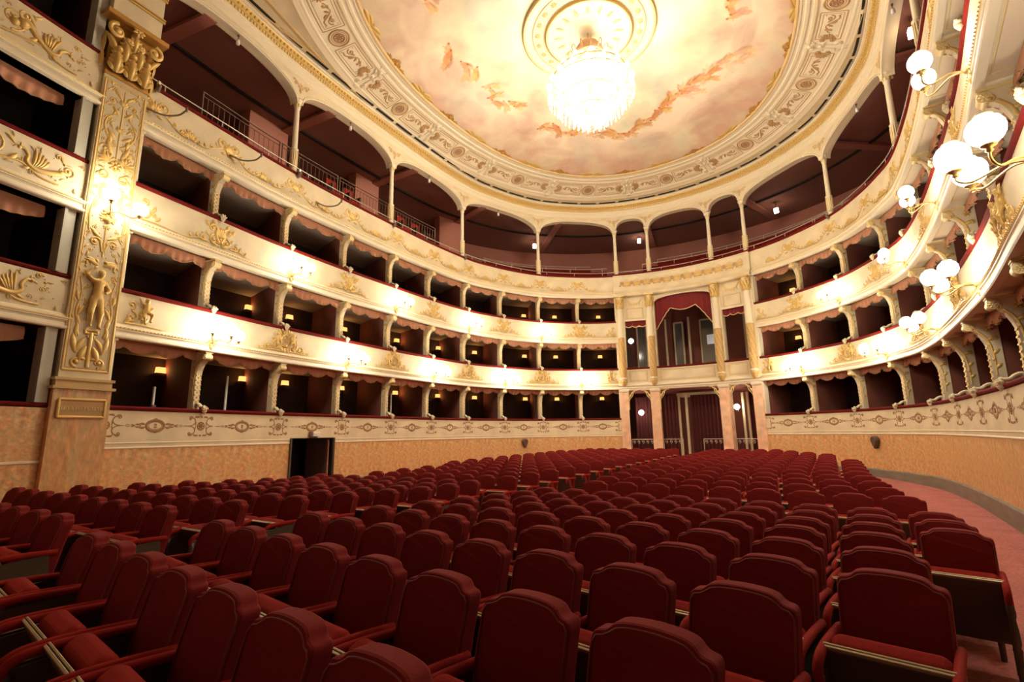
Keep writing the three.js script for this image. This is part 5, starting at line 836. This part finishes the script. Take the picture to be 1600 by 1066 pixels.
// ---- chandelier ----
{
  const X = 0.02, Z = -13.4, Y0 = 11.27, c = thing('chandelier', 'huge glowing crystal chandelier hanging from the painted ceiling', 'chandelier', [X, Y0, Z]);
  part(c, 'rod', cyl(0.03, 0.03, 1.2, 0, 3.0, 0), M.brass);
  part(c, 'crown', [lathe([[0.0, 3.0], [0.14, 2.97], [0.34, 2.86], [0.46, 2.66], [0.50, 2.44], [0.46, 2.42], [0.42, 2.62], [0.30, 2.80]], 24), ...Array.from({ length: 12 }, (_, i) => tube3([[0.48, 2.5, 0], [0.60, 2.70, 0], [0.66, 2.56, 0], [0.62, 2.38, 0]], 0.018, 10, 5).rotateY(i / 12 * 2 * PI))], M.brownMid);
  part(c, 'stem', lathe([[0, 2.4], [0.07, 2.4], [0.05, 2.1], [0.12, 1.9], [0.05, 1.7], [0.06, 1.2], [0.16, 1.0], [0.06, 0.8], [0.05, 0.3], [0.12, 0.15], [0.03, -0.05], [0, -0.1]], 14), M.brass);
  part(c, 'corona_plate', lathe([[0.05, 1.42], [0.5, 1.40], [1.0, 1.50], [1.18, 1.62], [1.20, 1.66], [1.16, 1.66], [0.98, 1.54], [0.5, 1.44], [0.05, 1.46]], 36), M.brass);
  const rings = [[0.62, 2.0, 10], [1.05, 1.70, 14], [1.32, 1.28, 18], [1.0, 0.84, 14], [0.58, 0.48, 10]];
  const drop = prep(new THREE.OctahedronGeometry(0.035, 0).scale(0.7, 2.0, 0.7)), bead = prep(new THREE.OctahedronGeometry(0.026, 0)), D = [], strands = [];
  for (const [r, y, n] of rings) {
    part(c, 'ring', [new THREE.TorusGeometry(r, 0.022, 6, 40).rotateX(PI / 2).translate(0, y, 0)], M.brass);
    for (let i = 0; i < n; i++) {
      const a = (i + 0.5 * (n % 4 ? 1 : 0)) / n * 2 * PI, x = Math.cos(a) * r, z = Math.sin(a) * r;
      part(c, 'arm', tube3([[x * 0.08, y - 0.12, z * 0.08], [x * 0.5, y - 0.22, z * 0.5], [x * 0.9, y - 0.1, z * 0.9], [x, y, z]], 0.014, 12, 5), M.brass);
      const b = part(c, 'bulb', T(lathe([[0, -0.075], [0.05, -0.06], [0.085, 0.0], [0.075, 0.06], [0.03, 0.12], [0, 0.15]], 12), x, y + 0.10, z), M.bulb);
      if (y < 1.0 && i % 2 === 0) lamp(x, y + 0.10, z, P_CHANDELIER * 0.75, CANDLE, c, 6); else if (y > 1.9 && i % 3 === 0) lamp(x, y + 0.10, z, 5, CANDLE, c, 6);
    }
    const m = Math.round(r * 34); for (let i = 0; i < m; i++) { const a = i / m * 2 * PI; for (let k = 0; k < 3; k++) D.push(T(drop.clone(), Math.cos(a) * r * 1.03, y - 0.08 - k * 0.13, Math.sin(a) * r * 1.03)); }
  }
  const strand = (r0, y0, r1, y1, sag, n, m) => { for (let i = 0; i < m; i++) { const a = i / m * 2 * PI; for (let k = 0; k <= n; k++) { const t = k / n, r = lerp(r0, r1, t) + sag * Math.sin(PI * t) * 0.4, y = lerp(y0, y1, t) - sag * Math.sin(PI * t); strands.push(T(bead.clone(), Math.cos(a) * r, y, Math.sin(a) * r)); } } };
  strand(0.40, 2.40, 1.05, 1.72, 0.12, 14, 20); strand(1.05, 1.70, 1.34, 1.30, -0.02, 8, 28); strand(1.34, 1.24, 1.0, 0.84, -0.05, 9, 28); strand(1.0, 0.82, 0.58, 0.48, -0.05, 9, 24); strand(0.58, 0.46, 0.10, 0.0, 0.14, 12, 18);
  for (let i = 0; i < 26; i++) { const a = i / 26 * 2 * PI; for (let k = 0; k < 4; k++) D.push(T(drop.clone(), Math.cos(a) * (0.44 - k * 0.09), 0.28 - k * 0.09, Math.sin(a) * (0.44 - k * 0.09))); }
  D.push(T(prep(new THREE.OctahedronGeometry(0.09, 1).scale(0.9, 1.3, 0.9)), 0, -0.1, 0));
  part(c, 'crystal_drops', merge(D), M.crystal).userData.kind = 'stuff'; part(c, 'crystal_strands', merge(strands), M.crystal).userData.kind = 'stuff';
}

// ================= seats =================
const SP = 0.507, BACK = -0.15;
const crest = (() => { const s = new THREE.Shape(); s.moveTo(-0.200, 0.34); s.bezierCurveTo(-0.208, 0.5, -0.211, 0.65, -0.213, 0.83); s.quadraticCurveTo(-0.214, 0.868, -0.188, 0.871); s.bezierCurveTo(-0.165, 0.873, -0.158, 0.876, -0.146, 0.888); s.bezierCurveTo(-0.130, 0.904, -0.10, 0.909, 0, 0.911); s.bezierCurveTo(0.10, 0.909, 0.130, 0.904, 0.146, 0.888); s.bezierCurveTo(0.158, 0.876, 0.165, 0.873, 0.188, 0.871); s.quadraticCurveTo(0.214, 0.868, 0.213, 0.83); s.bezierCurveTo(0.211, 0.65, 0.208, 0.5, 0.200, 0.34); s.closePath(); return s; })();
const LEAN = -0.20;
function backGeo(seg) {
  const g = extrude(crest, 0.06, { bevel: 0.012, seg }); g.translate(0, 0, -0.073);
  const p = g.attributes.position; for (let i = 0; i < p.count; i++) { const y = p.getY(i) - 0.34, x = p.getX(i); p.setZ(i, p.getZ(i) + y * LEAN - 0.05 * Math.pow(Math.max(0, (y - 0.3)) / 0.28, 2) * 0.5 + 0.012 * Math.pow(x / 0.22, 2)); }
  g.computeVertexNormals(); return g;
}
function pipingGeo() { const pts = crest.getPoints(8).map((q) => { const y = q.y - 0.34; return new THREE.Vector3(q.x * 0.965, 0.34 + y * 0.972, 0.002 + y * LEAN - 0.025 * Math.pow(Math.max(0, (y - 0.3)) / 0.28, 2) + 0.012 * Math.pow(q.x / 0.22, 2)); }); return new THREE.TubeGeometry(new THREE.CatmullRomCurve3(pts), 70, 0.0048, 5, false); }
const TILT = 64 * PI / 180;
function seatBits(tilt) {                               // folded seat, hinged low behind; local slab runs along +z from the hinge
  const put_ = (g) => g.rotateX(-tilt).translate(0, 0.25, 0.045);
  const cushion = new RoundedBoxGeometry(0.425, 0.105, 0.43, 4, 0.045); { const p = cushion.attributes.position; for (let i = 0; i < p.count; i++) { const x = p.getX(i) / 0.21, z = p.getZ(i) / 0.215; if (p.getY(i) > 0) p.setY(i, p.getY(i) + 0.045 * (1 - x * x * 0.8) * (1 - z * z * 0.5)); } cushion.computeVertexNormals(); }
  return { cushion: put_(cushion.translate(0, 0.06, 0.225)), panel: put_(rbox(0.44, 0.03, 0.47, 0.01, 0, -0.012, 0.225)), strip: put_(merge([rbox(0.44, 0.012, 0.016, 0.003, 0, -0.018, 0.464, 1), rbox(0.44, 0.010, 0.016, 0.003, 0, -0.003, 0.464, 1)])) };
}
const armGeo = (x) => { const g = tube3([[0, 0.640, -0.10], [0, 0.650, 0.10], [0, 0.650, 0.25], [0, 0.638, 0.345], [0, 0.605, 0.385], [0, 0.57, 0.383]], 0.022, 18, 8).scale(0.92, 1, 1); return merge([g.translate(x, 0, 0), ball(0.021, x * 1, 0.57, 0.383, 8, 6)]); };
const legGeo = (x) => T(lathe([[0, 0.58], [0.022, 0.58], [0.022, 0.53], [0.025, 0.52], [0.024, 0.49], [0.018, 0.47], [0.024, 0.40], [0.026, 0.33], [0.018, 0.30], [0.026, 0.29], [0.022, 0.27], [0.019, 0.02], [0.019, 0]], 10), x, 0, 0.375);
const sidePanel = (x) => T(extrude([[-0.36, 0.24], [-0.38, 0.60], [0.05, 0.63], [0.07, 0.34]], 0.014).rotateY(PI / 2).translate(0, 0.0, 0), x - 0.007, 0, 0.0);
const AX = 0.221;
const SEAT = { back: backGeo(2), piping: pipingGeo(), bits: seatBits(TILT), low: seatBits(34 * PI / 180), arms: [armGeo(-AX), armGeo(AX)], legs: [legGeo(-AX), legGeo(AX)], sides: [sidePanel(-AX), sidePanel(AX)], foot: [-AX, AX].map((x) => T(cyl(0.022, 0.027, 0.012, 0, 0.006, 0, 10), x, 0, 0.375)), rear: merge([box(0.42, 0.30, 0.02, 0, 0.34, -0.06), box(0.03, 0.36, 0.03, -AX, 0.18, -0.06), box(0.03, 0.36, 0.03, AX, 0.18, -0.06)]) };
function makeSeat(full, bits = SEAT.bits) {
  const t = new THREE.Group();
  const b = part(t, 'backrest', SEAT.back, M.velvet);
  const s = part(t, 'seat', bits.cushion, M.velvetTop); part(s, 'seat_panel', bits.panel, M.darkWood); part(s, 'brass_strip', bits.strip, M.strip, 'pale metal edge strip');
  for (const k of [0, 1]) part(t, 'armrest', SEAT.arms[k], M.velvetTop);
  if (full) { part(b, 'piping', SEAT.piping, M.piping); for (const k of [0, 1]) { part(t, 'side_panel', SEAT.sides[k], M.darkWood); const l = part(t, 'leg', SEAT.legs[k], M.darkWood); part(l, 'foot', SEAT.foot[k], M.brass); } part(t, 'rear_frame', SEAT.rear, M.darkWood); }
  return t;
}
const SEATS = [];                                       // {x, v, rot, label, row}
const inwords = (n) => ORD[n] ?? (n + 1) + 'th';
function row(blockName, rowNo, u0, n, vf, order) {      // u measured from the camera's axis position, seats run to the right
  for (let i = 0; i < n; i++) {
    const u = u0 + SP * (i + 0.5), e = 0.1, v = vf(u) + BACK, rot = Math.atan2(vf(u + e) - vf(u - e), 2 * e), k = order > 0 ? i : n - 1 - i;
    SEATS.push({ x: u + CX, v, rot, block: blockName, row: rowNo, label: 'red velvet folding seat, ' + inwords(k) + ' from the centre aisle, ' + inwords(rowNo) + ' row, ' + blockName });
  }
}
const FR_V = [1.18, 1.93, 2.67, 3.41, 4.12, 4.82, 5.50, 6.18, 6.80], FR_S = [-0.125, -0.145, -0.15, -0.145, -0.135, -0.125, -0.115, -0.105, -0.095], FR_0 = [-4.34, -4.30, -4.14, -4.10, -4.08, -4.08, -4.06, -4.02, -4.0], FR_N = [8, 8, 8, 9, 9, 9, 10, 10, 10];
FR_V.forEach((v0, k) => row('front right block', k, FR_0[k] - 0.085, FR_N[k], (u) => v0 + FR_S[k] * (u + 2) - 0.008 * (u + 2) * (u + 2), 1));
const FL_V = [1.66, 2.45, 3.15, 3.90, 4.65, 5.40, 6.12, 6.80, 7.40];
FL_V.forEach((v0, k) => row('front left block', k, -5.35 - SP * 9, 9, (u) => v0 + 0.025 * (u + 5.3), -1));
const PR_N = (j) => (j < 9 ? 9 : j < 12 ? 8 : j === 12 ? 7 : j === 13 ? 6 : 5);
for (let j = 0; j < 15; j++) row('rear right block', j, [-3.70, -3.82, -3.88, -3.95][j] ?? -4.02, PR_N(j), (u) => 7.86 + 0.862 * j - (0.05 - 0.003 * j) * (u + 0.05) - 0.012 * (u + 2) * (u + 2), 1);
for (let j = 0; j < 15; j++) row('rear left block', j, -5.1 - SP * (j < 4 ? 8 : j < 13 ? 9 : 8), j < 4 ? 8 : j < 13 ? 9 : 8, (u) => 8.25 + 0.855 * j + 0.01 * (u + 5.3), -1);
const solo = SEATS.map((s, i) => [Math.hypot(s.x - CX, s.v), i]).sort((a, b) => a[0] - b[0]).slice(0, 300).map((q) => q[1]);
const isSolo = new Set(solo), proto = {};
let nearLow = null;
SEATS.forEach((s, i) => {
  if (!isSolo.has(i)) return;
  const front = s.block.startsWith('front'), low = front && s.block.includes('right') && s.row === 0 && s.label.includes('second from'), key = low ? 'low' : front ? 'full' : 'plain';
  const o = proto[key] ? proto[key].clone() : (proto[key] = makeSeat(front, low ? SEAT.low : SEAT.bits));
  o.name = numbered('theatre_seat'); o.position.set(s.x, floorY(s.v), -s.v); o.rotation.set(0, s.rot, 0);
  Object.assign(o.userData, { label: low ? s.label.replace('folding', 'half-lowered') : s.label, category: 'theatre seat', group: 'red velvet theatre seats in the stalls' });
  scene.add(o);
});
{
  const rest = SEATS.filter((_, i) => !isSolo.has(i)), g = new THREE.Group(); g.name = 'distant_theatre_seats'; Object.assign(g.userData, { kind: 'stuff', label: 'far rows of red velvet theatre seats near the royal entrance', category: 'seats' }); scene.add(g);
  const simple = backGeo(1);
  for (const [n, geo, m] of [['backrest', simple, M.velvet], ['seat', merge([SEAT.bits.cushion.clone(), SEAT.arms[0].clone(), SEAT.arms[1].clone()]), M.velvetTop], ['seat_panel', SEAT.bits.panel, M.darkWood], ['brass_strip', SEAT.bits.strip, M.strip]]) {
    const im = new THREE.InstancedMesh(prep(geo), m, rest.length); im.name = numbered(n); im.castShadow = im.receiveShadow = true; const q = new THREE.Object3D();
    rest.forEach((s, i) => { q.position.set(s.x, floorY(s.v), -s.v); q.rotation.set(0, s.rot, 0); q.updateMatrix(); im.setMatrixAt(i, q.matrix); }); g.add(im);
  }
}
renderer.render(scene, camera);
